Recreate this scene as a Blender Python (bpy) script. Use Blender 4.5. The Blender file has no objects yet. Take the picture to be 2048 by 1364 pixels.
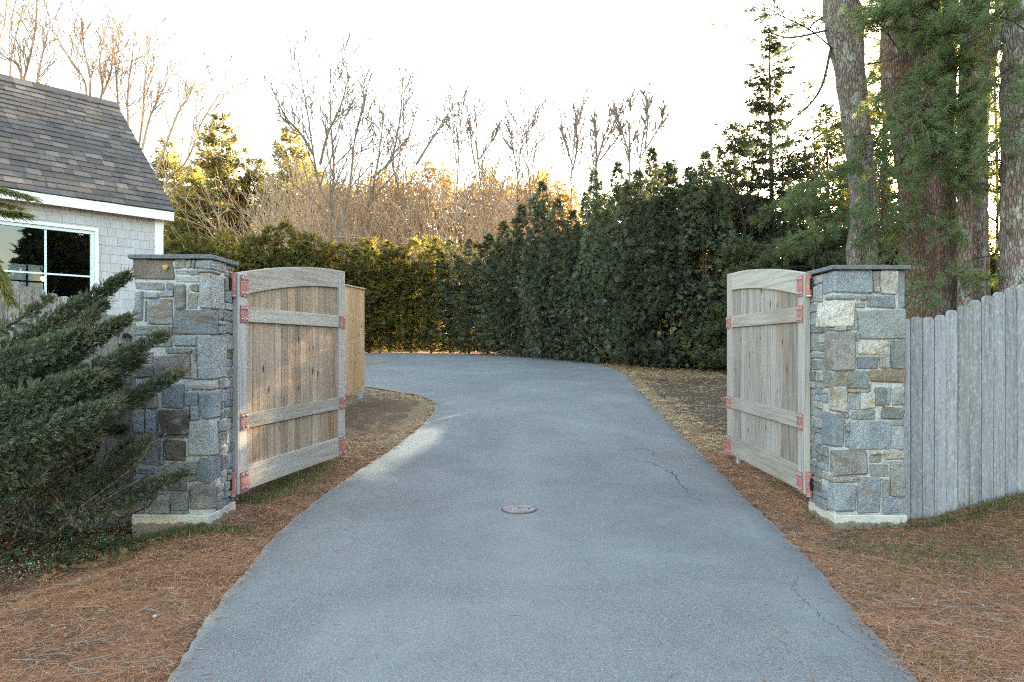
import bpy, math, random
import numpy as np
from mathutils import Vector, Matrix

rng = np.random.default_rng(7)
random.seed(7)
SC = bpy.context.scene
COL = SC.collection
PI = math.pi

# ------------------------------------------------------------------ camera, light, exposure
F = 1365.0; HOR = 690.0; CH = 1.55
cam = bpy.data.objects.new('camera', bpy.data.cameras.new('camera'))
COL.objects.link(cam)
cam.location = (0, 0, CH); cam.rotation_euler = (PI / 2, 0, 0)
cam.data.sensor_width = 36.0; cam.data.lens = F / 2048 * 36
cam.data.shift_y = 8 / 2048
cam.data.clip_end = 3000
SC.camera = cam
AZ = math.radians(35.1); EL = math.radians(10.4)
S = Vector((math.sin(AZ) * math.cos(EL), math.cos(AZ) * math.cos(EL), math.sin(EL)))
w = bpy.data.worlds.new('World'); SC.world = w; w.use_nodes = True
nt = w.node_tree
bg = nt.nodes['Background']
sky = nt.nodes.new('ShaderNodeTexSky'); sky.sky_type = 'NISHITA'; sky.sun_disc = False
sky.sun_elevation = EL; sky.sun_rotation = AZ
sky.altitude = 10; sky.air_density = 1.15; sky.dust_density = 1.1; sky.ozone_density = 0.55
nt.links.new(sky.outputs[0], bg.inputs[0]); bg.inputs[1].default_value = 0.15
sun = bpy.data.objects.new('sun', bpy.data.lights.new('sun', 'SUN'))
COL.objects.link(sun)
sun.data.energy = 5.0; sun.data.angle = math.radians(0.53); sun.data.color = (1.0, 0.78, 0.48)
sun.rotation_euler = S.to_track_quat('Z', 'Y').to_euler(); sun.location = (30, 40, 20)
SC.view_settings.view_transform = 'Standard'; SC.view_settings.look = 'None'
SC.view_settings.gamma = 1.0; SC.view_settings.use_curve_mapping = False
SC.view_settings.exposure = 3.4
SC.cycles.max_bounces = 6; SC.cycles.diffuse_bounces = 3; SC.cycles.glossy_bounces = 3
SC.cycles.transparent_max_bounces = 8; SC.cycles.transmission_bounces = 4
SC.cycles.use_denoising = False; SC.cycles.use_adaptive_sampling = False; SC.cycles.filter_width = 1.1
SC.cycles.sample_clamp_indirect = 6

# ------------------------------------------------------------------ helpers
def sm(a, b, x):
    t = np.clip((np.asarray(x, float) - a) / (b - a), 0, 1)
    return t * t * (3 - 2 * t)

_GY = [-60, 0, 6.2, 7.2, 8.4, 10, 13, 18, 24, 30, 36, 60, 150, 900]
_GZ = [-.3, 0, 0, .03, .13, .29, .56, .88, 1.13, 1.27, 1.15, -2.0, -7.0, -9.0]
def gh(x, y):
    x = np.asarray(x, float); y = np.asarray(y, float)
    z = sum(np.interp(y + d, _GY, _GZ) for d in (-1.0, -.5, 0, .5, 1.0)) / 5
    z = z + .30 * sm(3.25, 4.7, x) * sm(3.0, 5.6, y) * (1 - sm(9, 14, y))
    z = z - .09 * sm(-2.6, -3.2, x) * sm(3.5, 5, y) * (1 - sm(5.8, 7, y)) 
    z = z + .30 * sm(-3.6, -5.5, x) * sm(3.0, 5.6, y) * (1 - sm(10, 14, y))
    z = z + .012 * np.sin(x * 2.1 + y * 1.3) * sm(2.6, 3.6, np.abs(x)) + .008 * np.sin(x * 5.3 - y * 3.7)* sm(2.6, 3.6, np.abs(x))
    return z

def at(px, py, Y):
    return Vector(((px - 1024) / F * Y, Y, CH - (py - HOR) / F * Y))
def ground_px(px, py):
    Y = np.linspace(1.5, 60, 8000)
    d = CH - (py - HOR) / F * Y - gh((px - 1024) / F * Y, Y)
    i = np.argmax(d < 0)
    if i == 0: i = len(Y) - 1
    return ((px - 1024) / F * Y[i], Y[i])

def put(o, parent=None):
    COL.objects.link(o)
    if parent is not None: o.parent = parent
    return o
def tag(o, label=None, cat=None, group=None, kind=None):
    if label: o['label'] = label
    if cat: o['category'] = cat
    if group: o['group'] = group
    if kind: o['kind'] = kind
    return o
def thing(name, label, cat, loc=(0, 0, 0), rz=0, group=None):
    o = put(bpy.data.objects.new(name, None)); o.location = loc; o.rotation_euler = (0, 0, rz)
    o.empty_display_size = .2
    return tag(o, label, cat, group)

# chamfered box topology
_C = [(sx, sy, sz) for sx in (-1, 1) for sy in (-1, 1) for sz in (-1, 1)]
def _topo():
    ci = {c: i for i, c in enumerate(_C)}
    vid = lambda c, a: ci[c] * 3 + a
    P = np.zeros((24, 3))
    for c in _C:
        for a in range(3):
            P[vid(c, a)] = [c[k] * (1.0 if k == a else .8) for k in range(3)]
    faces = []
    for a in range(3):
        b, d = [k for k in range(3) if k != a]
        for s in (-1, 1):
            f = []
            for (u, v) in ((-1, -1), (1, -1), (1, 1), (-1, 1)):
                c = [0, 0, 0]; c[a] = s; c[b] = u; c[d] = v; f.append(vid(tuple(c), a))
            faces.append(f)
    for e in range(3):
        a, b = [k for k in range(3) if k != e]
        for u in (-1, 1):
            for v in (-1, 1):
                c1 = [0, 0, 0]; c1[a] = u; c1[b] = v; c2 = list(c1); c1[e] = -1; c2[e] = 1
                c1 = tuple(c1); c2 = tuple(c2)
                faces.append([vid(c1, a), vid(c2, a), vid(c2, b), vid(c1, b)])
    for c in _C: faces.append([vid(c, 0), vid(c, 1), vid(c, 2)])
    out = []
    for f in faces:
        p = P[f]; n = np.cross(p[1] - p[0], p[2] - p[0])
        out.append(f if n @ p.mean(0) > 0 else f[::-1])
    return [f for f in out if len(f) == 4], [f for f in out if len(f) == 3]
_Q, _T = _topo(); _Q = np.array(_Q); _T = np.array(_T)
_CA = np.array(_C, float)

class G:
    def __init__(s): s.v = []; s.n = 0; s.f = {}
    def add(s, V, Fs):
        V = np.asarray(V, float).reshape(-1, 3)
        for Fa in Fs:
            Fa = np.asarray(Fa, int)
            if Fa.size: s.f.setdefault(Fa.shape[1], []).append(Fa + s.n)
        s.v.append(V); s.n += len(V)
        return s
    def box(s, x0, x1, y0, y1, z0, z1, c=.004, jit=0.0, T=None):
        lo = np.array([x0, y0, z0]); hi = np.array([x1, y1, z1])
        cen = (lo + hi) / 2; h = (hi - lo) / 2
        c = min(c, h.min() * .8)
        V = np.zeros((24, 3))
        for i in range(8):
            j = (rng.random(3) - .5) * 2 * jit if jit else 0
            for a in range(3):
                p = _CA[i] * h
                for k in range(3):
                    if k != a: p[k] -= _CA[i][k] * c
                V[i * 3 + a] = p + j
        V += cen
        if T is not None: V = xf(T, V)
        return s.add(V, [_Q, _T])
    def prism(s, poly, y0, y1, T=None):          # outline in XZ, extruded along Y
        n = len(poly); P = np.array(poly, float)
        V = np.zeros((2 * n, 3)); V[:n, 0] = P[:, 0]; V[:n, 2] = P[:, 1]; V[n:] = V[:n]
        V[:n, 1] = y0; V[n:, 1] = y1
        if T is not None: V = xf(T, V)
        i = np.arange(n); j = (i + 1) % n
        return s.add(V, [i[None, ::1], (i + n)[None, ::-1], np.stack([j, i, i + n, j + n], 1)])
    def tube(s, pts, rad, k=6, cap=True):
        P = np.array([tuple(p) for p in pts], float); n = len(P)
        rad = np.broadcast_to(np.asarray(rad, float), (n,))
        t = np.gradient(P, axis=0); t /= np.linalg.norm(t, axis=1)[:, None] + 1e-9
        up = np.array([0, 0, 1.0]) if abs(t[0, 2]) < .9 else np.array([1.0, 0, 0])
        a = np.cross(t, up); a /= np.linalg.norm(a, axis=1)[:, None] + 1e-9
        b = np.cross(t, a)
        an = np.arange(k) * 2 * PI / k
        V = P[:, None] + rad[:, None, None] * (np.cos(an)[None, :, None] * a[:, None] + np.sin(an)[None, :, None] * b[:, None])
        i = (np.arange(n - 1)[:, None] * k); m = np.arange(k)[None]; m2 = (m + 1) % k
        Q = np.stack([i + m, i + m2, i + k + m2, i + k + m], 2).reshape(-1, 4)
        fs = [Q]
        if cap: fs += [np.arange(k)[None, ::-1], (np.arange(k) + (n - 1) * k)[None]]
        return s.add(V.reshape(-1, 3), fs)
    def kites(s, P, D, N, L, W, bend=0.0):       # leaf blades: base, side, tip, side
        P = np.asarray(P, float); D = nz(D); N = np.asarray(N, float)
        Sd = nz(np.cross(D, N)); L = np.broadcast_to(L, (len(P),))[:, None]; W = np.broadcast_to(W, (len(P),))[:, None]
        Nn = np.cross(Sd, D)
        V = np.stack([P, P + D * L * .45 + Sd * W * .5 + Nn * L * bend, P + D * L, P + D * L * .45 - Sd * W * .5 + Nn * L * bend], 1)
        n = len(P)
        return s.add(V.reshape(-1, 3), [np.arange(4 * n).reshape(n, 4)])
    def mesh(s, name, mat, smooth=False):
        me = bpy.data.meshes.new(name)
        V = np.concatenate(s.v) if s.v else np.zeros((0, 3))
        me.vertices.add(len(V)); me.vertices.foreach_set('co', V.astype(np.float32).ravel())
        loops = []; starts = []; tot = 0
        for k, lst in s.f.items():
            A = np.concatenate(lst); loops.append(A.ravel())
            starts.append(tot + np.arange(len(A)) * k); tot += A.size
        if loops:
            L = np.concatenate(loops).astype(np.int32); St = np.concatenate(starts).astype(np.int32)
            me.loops.add(len(L)); me.loops.foreach_set('vertex_index', L)
            me.polygons.add(len(St)); me.polygons.foreach_set('loop_start', St)
        me.update(calc_edges=True); me.validate()
        me.polygons.foreach_set('use_smooth', np.full(len(me.polygons), bool(smooth)))
        if isinstance(mat, (list, tuple)):
            for m in mat: me.materials.append(m)
        elif mat: me.materials.append(mat)
        return me
    def build(s, name, mat, parent=None, smooth=False, loc=None):
        o = bpy.data.objects.new(name, s.mesh(name, mat, smooth)); put(o, parent)
        if loc is not None: o.location = loc
        return o
def nz(a):
    a = np.asarray(a, float); return a / (np.linalg.norm(a, axis=-1, keepdims=True) + 1e-9)
def xf(T, V):
    M = np.array(T); return V @ M[:3, :3].T + M[:3, 3]
def rnd3(n): return nz(rng.normal(size=(n, 3)))
def U(a, b, n=None): return rng.uniform(a, b, n)

# ------------------------------------------------------------------ materials
class NT:
    def __init__(s, name):
        s.m = bpy.data.materials.new(name); s.m.use_nodes = True; s.t = s.m.node_tree
        s.b = s.t.nodes['Principled BSDF']; s.out = s.t.nodes['Material Output']
    def n(s, typ, ins=None, **kw):
        nd = s.t.nodes.new('ShaderNode' + typ)
        for k, v in kw.items(): setattr(nd, k, v)
        for k, v in (ins or {}).items(): s.set(nd.inputs[k], v)
        return nd
    def set(s, sock, v):
        if isinstance(v, bpy.types.NodeSocket): s.t.links.new(v, sock)
        elif isinstance(v, bpy.types.Node): s.t.links.new(v.outputs[0], sock)
        else:
            if isinstance(v, tuple) and len(v) == 3 and sock.type == 'RGBA': v = v + (1,)
            sock.default_value = v
    def mix(s, f, a, b, bt='MIX'):
        nd = s.t.nodes.new('ShaderNodeMix'); nd.data_type = 'RGBA'; nd.blend_type = bt; nd.clamp_factor = True
        s.set(nd.inputs[0], f); s.set(nd.inputs[6], a); s.set(nd.inputs[7], b); return nd.outputs[2]
    def ramp(s, f, *stops):
        nd = s.t.nodes.new('ShaderNodeValToRGB'); s.set(nd.inputs[0], f)
        el = nd.color_ramp.elements
        while len(el) < len(stops): el.new(.5)
        for e, (p, c) in zip(el, stops):
            e.position = p; e.color = (c, c, c, 1) if isinstance(c, (int, float)) else tuple(c) + (1,)
        return nd.outputs[0]
    def noise(s, vec, sc, det=3, rough=.6, dist=0):
        return s.n('TexNoise', {'Vector': vec, 'Scale': sc, 'Detail': det, 'Roughness': rough, 'Distortion': dist}).outputs[0]
    def math(s, op, a, b=0.0):
        nd = s.n('Math', operation=op); s.set(nd.inputs[0], a); s.set(nd.inputs[1], b); return nd.outputs[0]
    def coord(s, which='Object', scale=(1, 1, 1), seed=True):
        tc = s.n('TexCoord'); v = tc.outputs[which]
        if seed:
            oi = s.n('ObjectInfo'); r = s.math('MULTIPLY', oi.outputs['Random'], 37.0)
            v = s.n('VectorMath', {0: v, 1: s.n('CombineXYZ', {0: r, 1: r, 2: r})}, operation='ADD').outputs[0]
        return s.n('Mapping', {'Vector': v, 'Scale': scale}).outputs[0]
    def bump(s, h, st=.5, d=.01):
        bn = s.n('Bump', {'Height': h, 'Strength': st, 'Distance': d}); s.set(s.b.inputs['Normal'], bn)
    def done(s, col, rough=.8, spec=.3, metal=0):
        s.set(s.b.inputs['Base Color'], col); s.set(s.b.inputs['Roughness'], rough)
        s.b.inputs['Specular IOR Level'].default_value = spec; s.b.inputs['Metallic'].default_value = metal
        return s.m

def val_by_random(N, col, lo=.8, hi=1.2):
    r = N.n('ObjectInfo').outputs['Random']
    f = N.n('MapRange', {0: r, 3: lo, 4: hi}).outputs[0]
    return N.mix(1.0, col, N.n('CombineColor', {0: f, 1: f, 2: f}), 'MULTIPLY')

def m_stone(name, c1, c2, stain=None, amt=.5, sc=5.0):
    N = NT(name); v = N.coord()
    big = N.noise(v, sc, 4, .65, .4); fine = N.noise(v, 150, 2, .75); mid = N.noise(v, 26, 4, .75)
    col = N.mix(N.ramp(big, (.35, 0), (.65, 1)), c1, c2)
    if stain is not None: col = N.mix(N.ramp(N.noise(v, sc * .9, 3, .6, 1.2), (.62 - amt * .25, 0), (.72 - amt * .15, 1)), col, stain)
    col = N.mix(N.ramp(fine, (.34, .6), (.5, 0)), col, tuple(x * .42 for x in c1))
    col = N.mix(N.ramp(mid, (.30, .55), (.5, 0)), col, tuple(x * .6 for x in c1))
    col = N.mix(N.ramp(fine, (.56, 0), (.7, .55)), col, tuple(min(.75, x * 1.7 + .06) for x in c2))
    col = val_by_random(N, col, .78, 1.18)
    N.bump(N.math('ADD', N.math('MULTIPLY', big, 1.5), N.math('ADD', N.math('MULTIPLY', mid, .8), N.math('MULTIPLY', fine, .2))), 1.0, .045)
    return N.done(col, .9, .15)

def m_wood(name, grey, brown, amt=.5, axis=2, knots=True, dark=.4, lo=.8, hi=1.15, speck=False):
    sc = [38, 38, 38]; sc[axis] = 1.3
    N = NT(name); v = N.coord('Object', tuple(sc)); v2 = N.coord('Object', (9, 9, 9) if 0 else tuple(7 if i != axis else 1.1 for i in range(3)))
    gr = N.noise(v, 1.0, 5, .7, .3); lg = N.noise(v2, 1.0, 3, .6)
    tone = N.ramp(lg, (.5 - amt * .3, 1), (.85 - amt * .3, 0))
    r = N.n('ObjectInfo').outputs['Random']
    tone = N.math('MULTIPLY', tone, N.n('MapRange', {0: N.math('FRACT', N.math('MULTIPLY', r, 13.7)), 3: .0, 4: 1.45}).outputs[0])
    col = N.mix(tone, grey, brown)
    col = N.mix(N.ramp(gr, (.28, .8), (.52, 0)), col, tuple(x * dark for x in brown))
    col = N.mix(N.ramp(gr, (.55, 0), (.75, .4)), col, tuple(min(.8, x * 1.35) for x in grey))
    if knots:
        vo = N.n('TexVoronoi', {'Vector': N.coord('Object', tuple(8.6 if i != axis else 3.2 for i in range(3))), 'Scale': 1.0, 'Randomness': 1.0})
        col = N.mix(N.ramp(vo.outputs['Distance'], (.075, 1), (.17, 0)), col, (.035, .028, .022))
    if speck:
        col = N.mix(N.ramp(N.noise(N.coord('Object', (60, 60, 22)), 1.0, 3, .75), (.5, 0), (.68, .65)), col, (.40, .42, .40))
        col = N.mix(N.ramp(N.noise(N.coord('Object', (30, 30, 9)), 1.0, 4, .7), (.3, .7), (.42, 0)), col, (.12, .11, .11))
    col = val_by_random(N, col, lo, hi)
    N.bump(gr, .5, .006)
    return N.done(col, .85, .2)

def m_leaf(name, c1, c2, trans=.35, c3=None, big=0, objvar=.25, gloss=.3):
    N = NT(name)
    r = N.n('NewGeometry').outputs['Random Per Island']
    col = N.mix(r, c1, c2)
    if c3 is not None: col = N.mix(N.ramp(N.math('FRACT', N.math('MULTIPLY', r, 7.31)), (.8, 0), (.95, 1)), col, c3)
    if big:
        col = N.mix(N.ramp(N.noise(N.coord('Object'), big, 2, .5), (.35, .75), (.65, 0)), col, tuple(x * .55 for x in c1))
    col = val_by_random(N, col, 1 - objvar, 1 + objvar)
    N.set(N.b.inputs['Base Color'], col); N.b.inputs['Roughness'].default_value = .6
    N.b.inputs['Specular IOR Level'].default_value = gloss
    tr = N.n('BsdfTranslucent', {'Color': N.mix(1.0, col, (1.5, 1.45, .85), 'MULTIPLY')})
    ms = N.n('MixShader', {0: trans, 1: N.b.outputs[0], 2: tr.outputs[0]})
    N.t.links.new(ms.outputs[0], N.out.inputs[0])
    return N.m

def m_bark(name, c1, c2, lichen=None, amt=.5, scale=1.0):
    N = NT(name); v = N.coord('Object', (34 * scale, 34 * scale, 9 * scale)); 
    vo = N.n('TexVoronoi', {'Vector': N.n('VectorMath', {0: v, 1: N.n('TexNoise', {'Vector': v, 'Scale': .8, 'Detail': 3}).outputs[1]}, operation='ADD').outputs[0], 'Scale': .8}, feature='DISTANCE_TO_EDGE')
    cr = N.ramp(vo.outputs[0], (.0, .25), (.2, 1))
    fine = N.noise(v, 3, 4, .7)
    col = N.mix(fine, c1, c2)
    col = N.mix(cr, tuple(x * .5 for x in c1), col)
    if lichen is not None:
        v3 = N.coord('Object', (9, 9, 5))
        lm = N.math('MULTIPLY', N.ramp(N.noise(v3, 1.0, 6, .75), (.62 - amt * .25, 0), (.68 - amt * .2, 1)), .85)
        col = N.mix(lm, col, lichen)
    N.bump(N.math('ADD', cr, N.math('MULTIPLY', fine, .5)), .9, .03)
    return N.done(col, .95, .1)

def m_plain(name, c, rough=.6, spec=.4, metal=0, var=.15, sc=25, bump=.15):
    N = NT(name); v = N.coord()
    n = N.noise(v, sc, 4, .65); n2 = N.noise(v, sc * 6, 2, .6)
    col = N.mix(N.ramp(n, (.3, 0), (.7, 1)), tuple(x * (1 - var) for x in c), tuple(min(.95, x * (1 + var)) for x in c))
    if bump: N.bump(N.math('ADD', n, N.math('MULTIPLY', n2, .4)), bump, .004)
    return N.done(col, rough, spec, metal)

ST = {
 'g': m_stone('granite_grey', (.245, .252, .25), (.355, .355, .345), (.24, .185, .135), .3, 4),
 'b': m_stone('granite_blue', (.215, .232, .242), (.305, .32, .328), (.25, .22, .19), .0, 4),
 'n': m_stone('granite_green', (.225, .232, .212), (.315, .312, .285), (.25, .18, .12), .35, 4),
 'r': m_stone('granite_rust_stain', (.21, .23, .24), (.27, .28, .28), (.22, .15, .10), .55, 4),
 'w': m_stone('fieldstone_brown', (.21, .17, .145), (.28, .235, .21), (.13, .10, .085), .4),
 'd': m_stone('fieldstone_dark', (.10, .085, .07), (.22, .18, .14), (.40, .36, .30), .35, 9),
 't': m_stone('fieldstone_tan', (.33, .28, .22), (.45, .40, .34), (.28, .20, .13), .3),
 'c': m_stone('quartz_cream', (.48, .43, .36), (.62, .58, .52), (.42, .27, .13), .35, 7),
 'p': m_stone('granite_pale', (.36, .37, .36), (.44, .44, .43)),
 'o': m_stone('fieldstone_ochre', (.29, .20, .11), (.38, .28, .18), (.25, .22, .19), .35),
 'k': m_stone('fieldstone_pink', (.25, .225, .205), (.33, .30, .275), (.21, .165, .13), .4),
}
M_mortar = m_plain('mortar', (.38, .365, .34), .95, .1, var=.35, sc=40, bump=.8)
N = NT('cast_concrete'); v = N.coord()
_z = N.n('SeparateXYZ', {0: N.coord('Object', seed=False)}).outputs[2]
_c = N.mix(N.ramp(N.noise(v, 4, 4, .65, .5), (.42, 0), (.66, 1)), (.45, .43, .39), N.mix(N.ramp(N.noise(v, 7, 3), (.45, 0), (.6, 1)), (.34, .32, .29), (.44, .36, .25)))
_c = N.mix(N.ramp(N.math('ADD', _z, N.math('MULTIPLY', N.noise(v, 9, 4, .7), -.12)), (-.16, .8), (-.07, 0)), _c, (.13, .09, .06))
N.bump(N.noise(v, 30, 4, .7), .7, .015); M_conc = N.done(_c, .92, .15)
M_cap = m_stone('bluestone_cap', (.13, .145, .155), (.18, .19, .20))
M_lich = m_plain('orange_lichen', (.45, .25, .04), .9, .1, var=.4, sc=60, bump=.8)
M_gboard = m_wood('weathered_cedar_boards', (.34, .26, .19), (.30, .165, .08), .95, 2, True, .30, .7, 1.2)
M_gboard2 = m_wood('grey_cedar_boards', (.32, .285, .25), (.24, .165, .115), .75, 2, True, .34, .75, 1.15)
M_grail = m_wood('pale_oak_rail', (.36, .325, .285), (.30, .25, .20), .45, 0, False, .55, .93, 1.07)
M_gstile = m_wood('pale_oak_stile', (.36, .33, .305), (.31, .265, .225), .4, 2, False, .55, .93, 1.07)
M_picket = m_wood('lichen_grey_picket', (.265, .26, .275), (.215, .20, .195), .4, 2, False, .4, .85, 1.12, True)
M_oldpick = m_wood('old_brown_picket', (.19, .17, .155), (.13, .105, .09), .5, 2, False, .4, .75, 1.15, True)
M_newwood = m_wood('new_cedar', (.50, .32, .18), (.44, .26, .13), .4, 2, True, .6, .9, 1.1)
M_red = m_plain('red_oxide_steel', (.34, .125, .105), .6, .35, 0, .38, 22, .4)
M_bolt = m_plain('bolt_steel', (.45, .44, .43), .4, .5, .8, .2, 60, .1)
M_black = m_plain('black_iron', (.010, .010, .010), .7, .15)
M_galv = m_plain('galvanised_steel', (.32, .36, .38), .4, .5, .6, .15, 20, .1)
M_white = m_plain('white_trim_paint', (.80, .80, .79), .5, .4, 0, .03, 6, .05)
M_sash = m_plain('pale_sash_paint', (.62, .69, .67), .5, .4, 0, .04, 6, .05)
M_wshin = [m_wood('painted_shingle', (.46, .445, .43), (.44, .425, .415), .3, 2, False, .85, .93, 1.05)]
def m_asph(name, c):
    N = NT(name); v = N.coord()
    f = N.noise(v, 170, 2, .7); b = N.noise(v, 9, 3, .6)
    col = N.mix(N.ramp(f, (.35, 0), (.7, 1)), tuple(x * .55 for x in c), tuple(x * 1.55 for x in c))
    col = N.mix(N.ramp(b, (.3, .35), (.6, 0)), col, tuple(x * .6 for x in c))
    col = val_by_random(N, col, .85, 1.15); N.bump(f, .6, .004)
    return N.done(col, .92, .15)
M_asph = [m_asph('asphalt_shingle_charcoal', (.078, .068, .063)), m_asph('asphalt_shingle_brown', (.105, .086, .074)),
          m_asph('asphalt_shingle_tan', (.14, .117, .10)), m_asph('asphalt_shingle_slate', (.088, .078, .074))]
M_glass = NT('window_glass')
_gl = M_glass.n('BsdfGlossy', {'Color': (.9, .95, 1, 1), 'Roughness': .02}); _tr = M_glass.n('BsdfTransparent', {'Color': (.75, .8, .8, 1)})
_fr = M_glass.n('Fresnel', {'IOR': 1.52}); _mx = M_glass.n('MixShader', {0: M_glass.math('ADD', _fr.outputs[0], .05), 1: _tr.outputs[0], 2: _gl.outputs[0]})
M_glass.t.links.new(_mx.outputs[0], M_glass.out.inputs[0]); M_glass = M_glass.m
M_room = m_plain('dark_room_wall', (.02, .018, .017), .9, .1)
M_bulb = NT('lit_bulb'); M_bulb.b.inputs['Emission Color'].default_value = (1, .62, .25, 1); M_bulb.b.inputs['Emission Strength'].default_value = 1.2
M_bulb = M_bulb.m

L_arbor = m_leaf('arborvitae_leaf', (.07, .088, .056), (.15, .17, .115), .45, (.17, .13, .07), .8, .2)
L_gold = m_leaf('sunlit_arborvitae_leaf', (.10, .10, .033), (.22, .185, .055), .6, (.16, .12, .035), .8, .2)  # lit copy of the hedge leaf, the sun's gold mixed into its colour
L_pine = m_leaf('white_pine_needle', (.075, .11, .06), (.14, .18, .09), .55, (.12, .14, .05), 0, .15)
L_spru = m_leaf('spruce_needle', (.050, .062, .045), (.10, .115, .07), .4, (.12, .10, .04), 0, .15)
L_hem = m_leaf('hemlock_needle', (.040, .056, .032), (.085, .10, .048), .42, (.13, .11, .035), 0, .2)
L_far = m_leaf('far_pine_needle', (.19, .175, .075), (.32, .27, .115), .66, (.22, .15, .05), .25, .2)  # gold of the low sun is put into this needle colour
L_wood = m_leaf('far_wood_leaf', (.23, .15, .068), (.37, .245, .115), .62, (.28, .12, .07), .15, .15)  # orange sun glow painted into the leaf colour
L_jun = m_leaf('juniper_needle', (.055, .076, .04), (.125, .15, .082), .3, (.24, .26, .19), 3.0, .1)
L_jun2 = m_leaf('brown_juniper_needle', (.085, .06, .035), (.13, .10, .06), .25, None, 0, .1)
L_yel = m_leaf('yellow_green_needle', (.13, .13, .035), (.20, .19, .06), .35, None, 0, .1)
L_needle = m_leaf('fallen_pine_needle', (.28, .115, .05), (.52, .25, .125), .15, (.46, .36, .27), 0, 0, .15)
L_straw = m_leaf('dry_straw', (.42, .27, .13), (.62, .45, .26), .15, (.25, .17, .10), 0, 0, .15)
L_grass = m_leaf('short_grass', (.05, .075, .025), (.12, .12, .045), .3, (.25, .19, .10), 0, 0, .2)
L_ivy = m_leaf('ivy_leaf', (.022, .055, .018), (.05, .11, .035), .25, (.09, .05, .03), 0, 0, .4)
L_dry = m_leaf('dry_seed_head', (.30, .21, .15), (.52, .42, .34), .2, None, 0, 0, .1)
L_glow = m_leaf('backlit_pine_needle', (.17, .17, .05), (.30, .27, .075), .68, None, 0, .15)  # lit copy of the pine needle, backlight painted in as yellow
L_fall = m_leaf('fallen_leaf', (.24, .12, .05), (.36, .20, .10), .2, (.15, .09, .05), 0, .2, .2)
B_lich = m_bark('lichen_pine_bark', (.155, .115, .095), (.26, .205, .175), (.33, .345, .30), .42)
B_red = m_bark('red_brown_pine_bark', (.145, .088, .062), (.24, .155, .115), (.28, .285, .25), .3)
B_dark = m_bark('brown_bark', (.09, .065, .05), (.16, .12, .095), (.25, .25, .22), .1)
B_twig = m_plain('bare_twig_bark', (.17, .135, .11), .9, .1, 0, .3, 10, 0)
B_twigl = m_plain('pale_twig_bark', (.35, .245, .165), .9, .1, 0, .25, 10, 0)

# ------------------------------------------------------------------ ground and driveway
R_EDGE = [(1980, 1530), (1830, 1364), (1735, 1255), (1640, 1142), (1560, 1062), (1480, 985), (1415, 920), (1350, 857), (1302, 808), (1278, 782), (1262, 765), (1255, 754), (1236, 741), (1195, 729), (1130, 718), (1050, 711.5), (950, 708), (850, 706), (730, 705.5)]
L_EDGE = [(260, 1530), (335, 1364), (372, 1310), (405, 1255), (445, 1195), (492, 1140), (540, 1085), (590, 1035), (640, 995), (690, 960), (745, 925), (792, 892), (828, 868), (852, 845), (868, 822), (872, 806)]
RE = np.array([ground_px(*p) for p in R_EDGE]); LE = np.array([ground_px(*p) for p in L_EDGE])
ISL = [(872, 806), (835, 791), (790, 783), (728, 774)]
IS = np.array([ground_px(*p) for p in ISL])
LE = np.concatenate([LE, IS[1:], [[-6.5, IS[-1][1] + .5], [-14, IS[-1][1] + .9]]])
RE = np.concatenate([RE, [[-9.5, RE[-1][1] + .15], [-14, RE[-1][1] + .2]]])
for A in (LE, RE):
    A[:, 1] = np.maximum.accumulate(A[:, 1] + np.arange(len(A)) * 1e-4)
def _ed(y, A, o_):
    y = np.asarray(y, float); w_ = np.clip(.06 * y, 0, .5) * (y < 11.0) + .03
    return sum(np.interp(y + d * w_, np.r_[-60, A[:, 1]], np.r_[A[0, 0] + o_, A[:, 0]]) for d in (-1, -.66, -.33, 0, .33, .66, 1)) / 7
def xl(y): return _ed(y, LE, -.5)
def xr(y): return _ed(y, RE, .5)
YMAX = RE[-1, 1]
def wob(y, s): return (.007 * np.sin(y * 2.9 + s) + .007 * np.sin(y * 7.7 + 2 * np.sin(y * 3.1) + s * 2)) + .008 * np.sin(y * 29 + 3 * np.sin(y * 5.3) + s * 3)
def inside(x, y, m=0.0): return (x > xl(y) + wob(y, 1) + m) & (x < xr(y) + wob(y, 4) - m) & (y < YMAX)

def attr(me, name, arr):
    a = me.color_attributes.new(name, 'FLOAT_COLOR', 'POINT')
    A = np.ones((len(arr), 4), np.float32); A[:, :arr.shape[1]] = arr; a.data.foreach_set('color', A.ravel())

def lines(a, b, d, ext):
    core = np.arange(a, b + d / 2, d); lo = []; hi = []; st = d; x = a
    while x > -ext: st *= 1.35; x -= st; lo.append(x)
    x = b; st = d
    while x < ext: st *= 1.35; x += st; hi.append(x)
    return np.r_[lo[::-1], core, hi]
gx = lines(-7, 7, .09, 900); gy = lines(1.5, 20, .09, 900)
X, Y = np.meshgrid(gx, gy)
Z = gh(X, Y)
Zn = .012 * np.sin(X * 9 + np.sin(Y * 5) * 2) * np.sin(Y * 8 + np.cos(X * 4) * 2)
Z = Z + Zn * (np.abs(X) < 9) - .05 * inside(X, Y, -.02)
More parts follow.
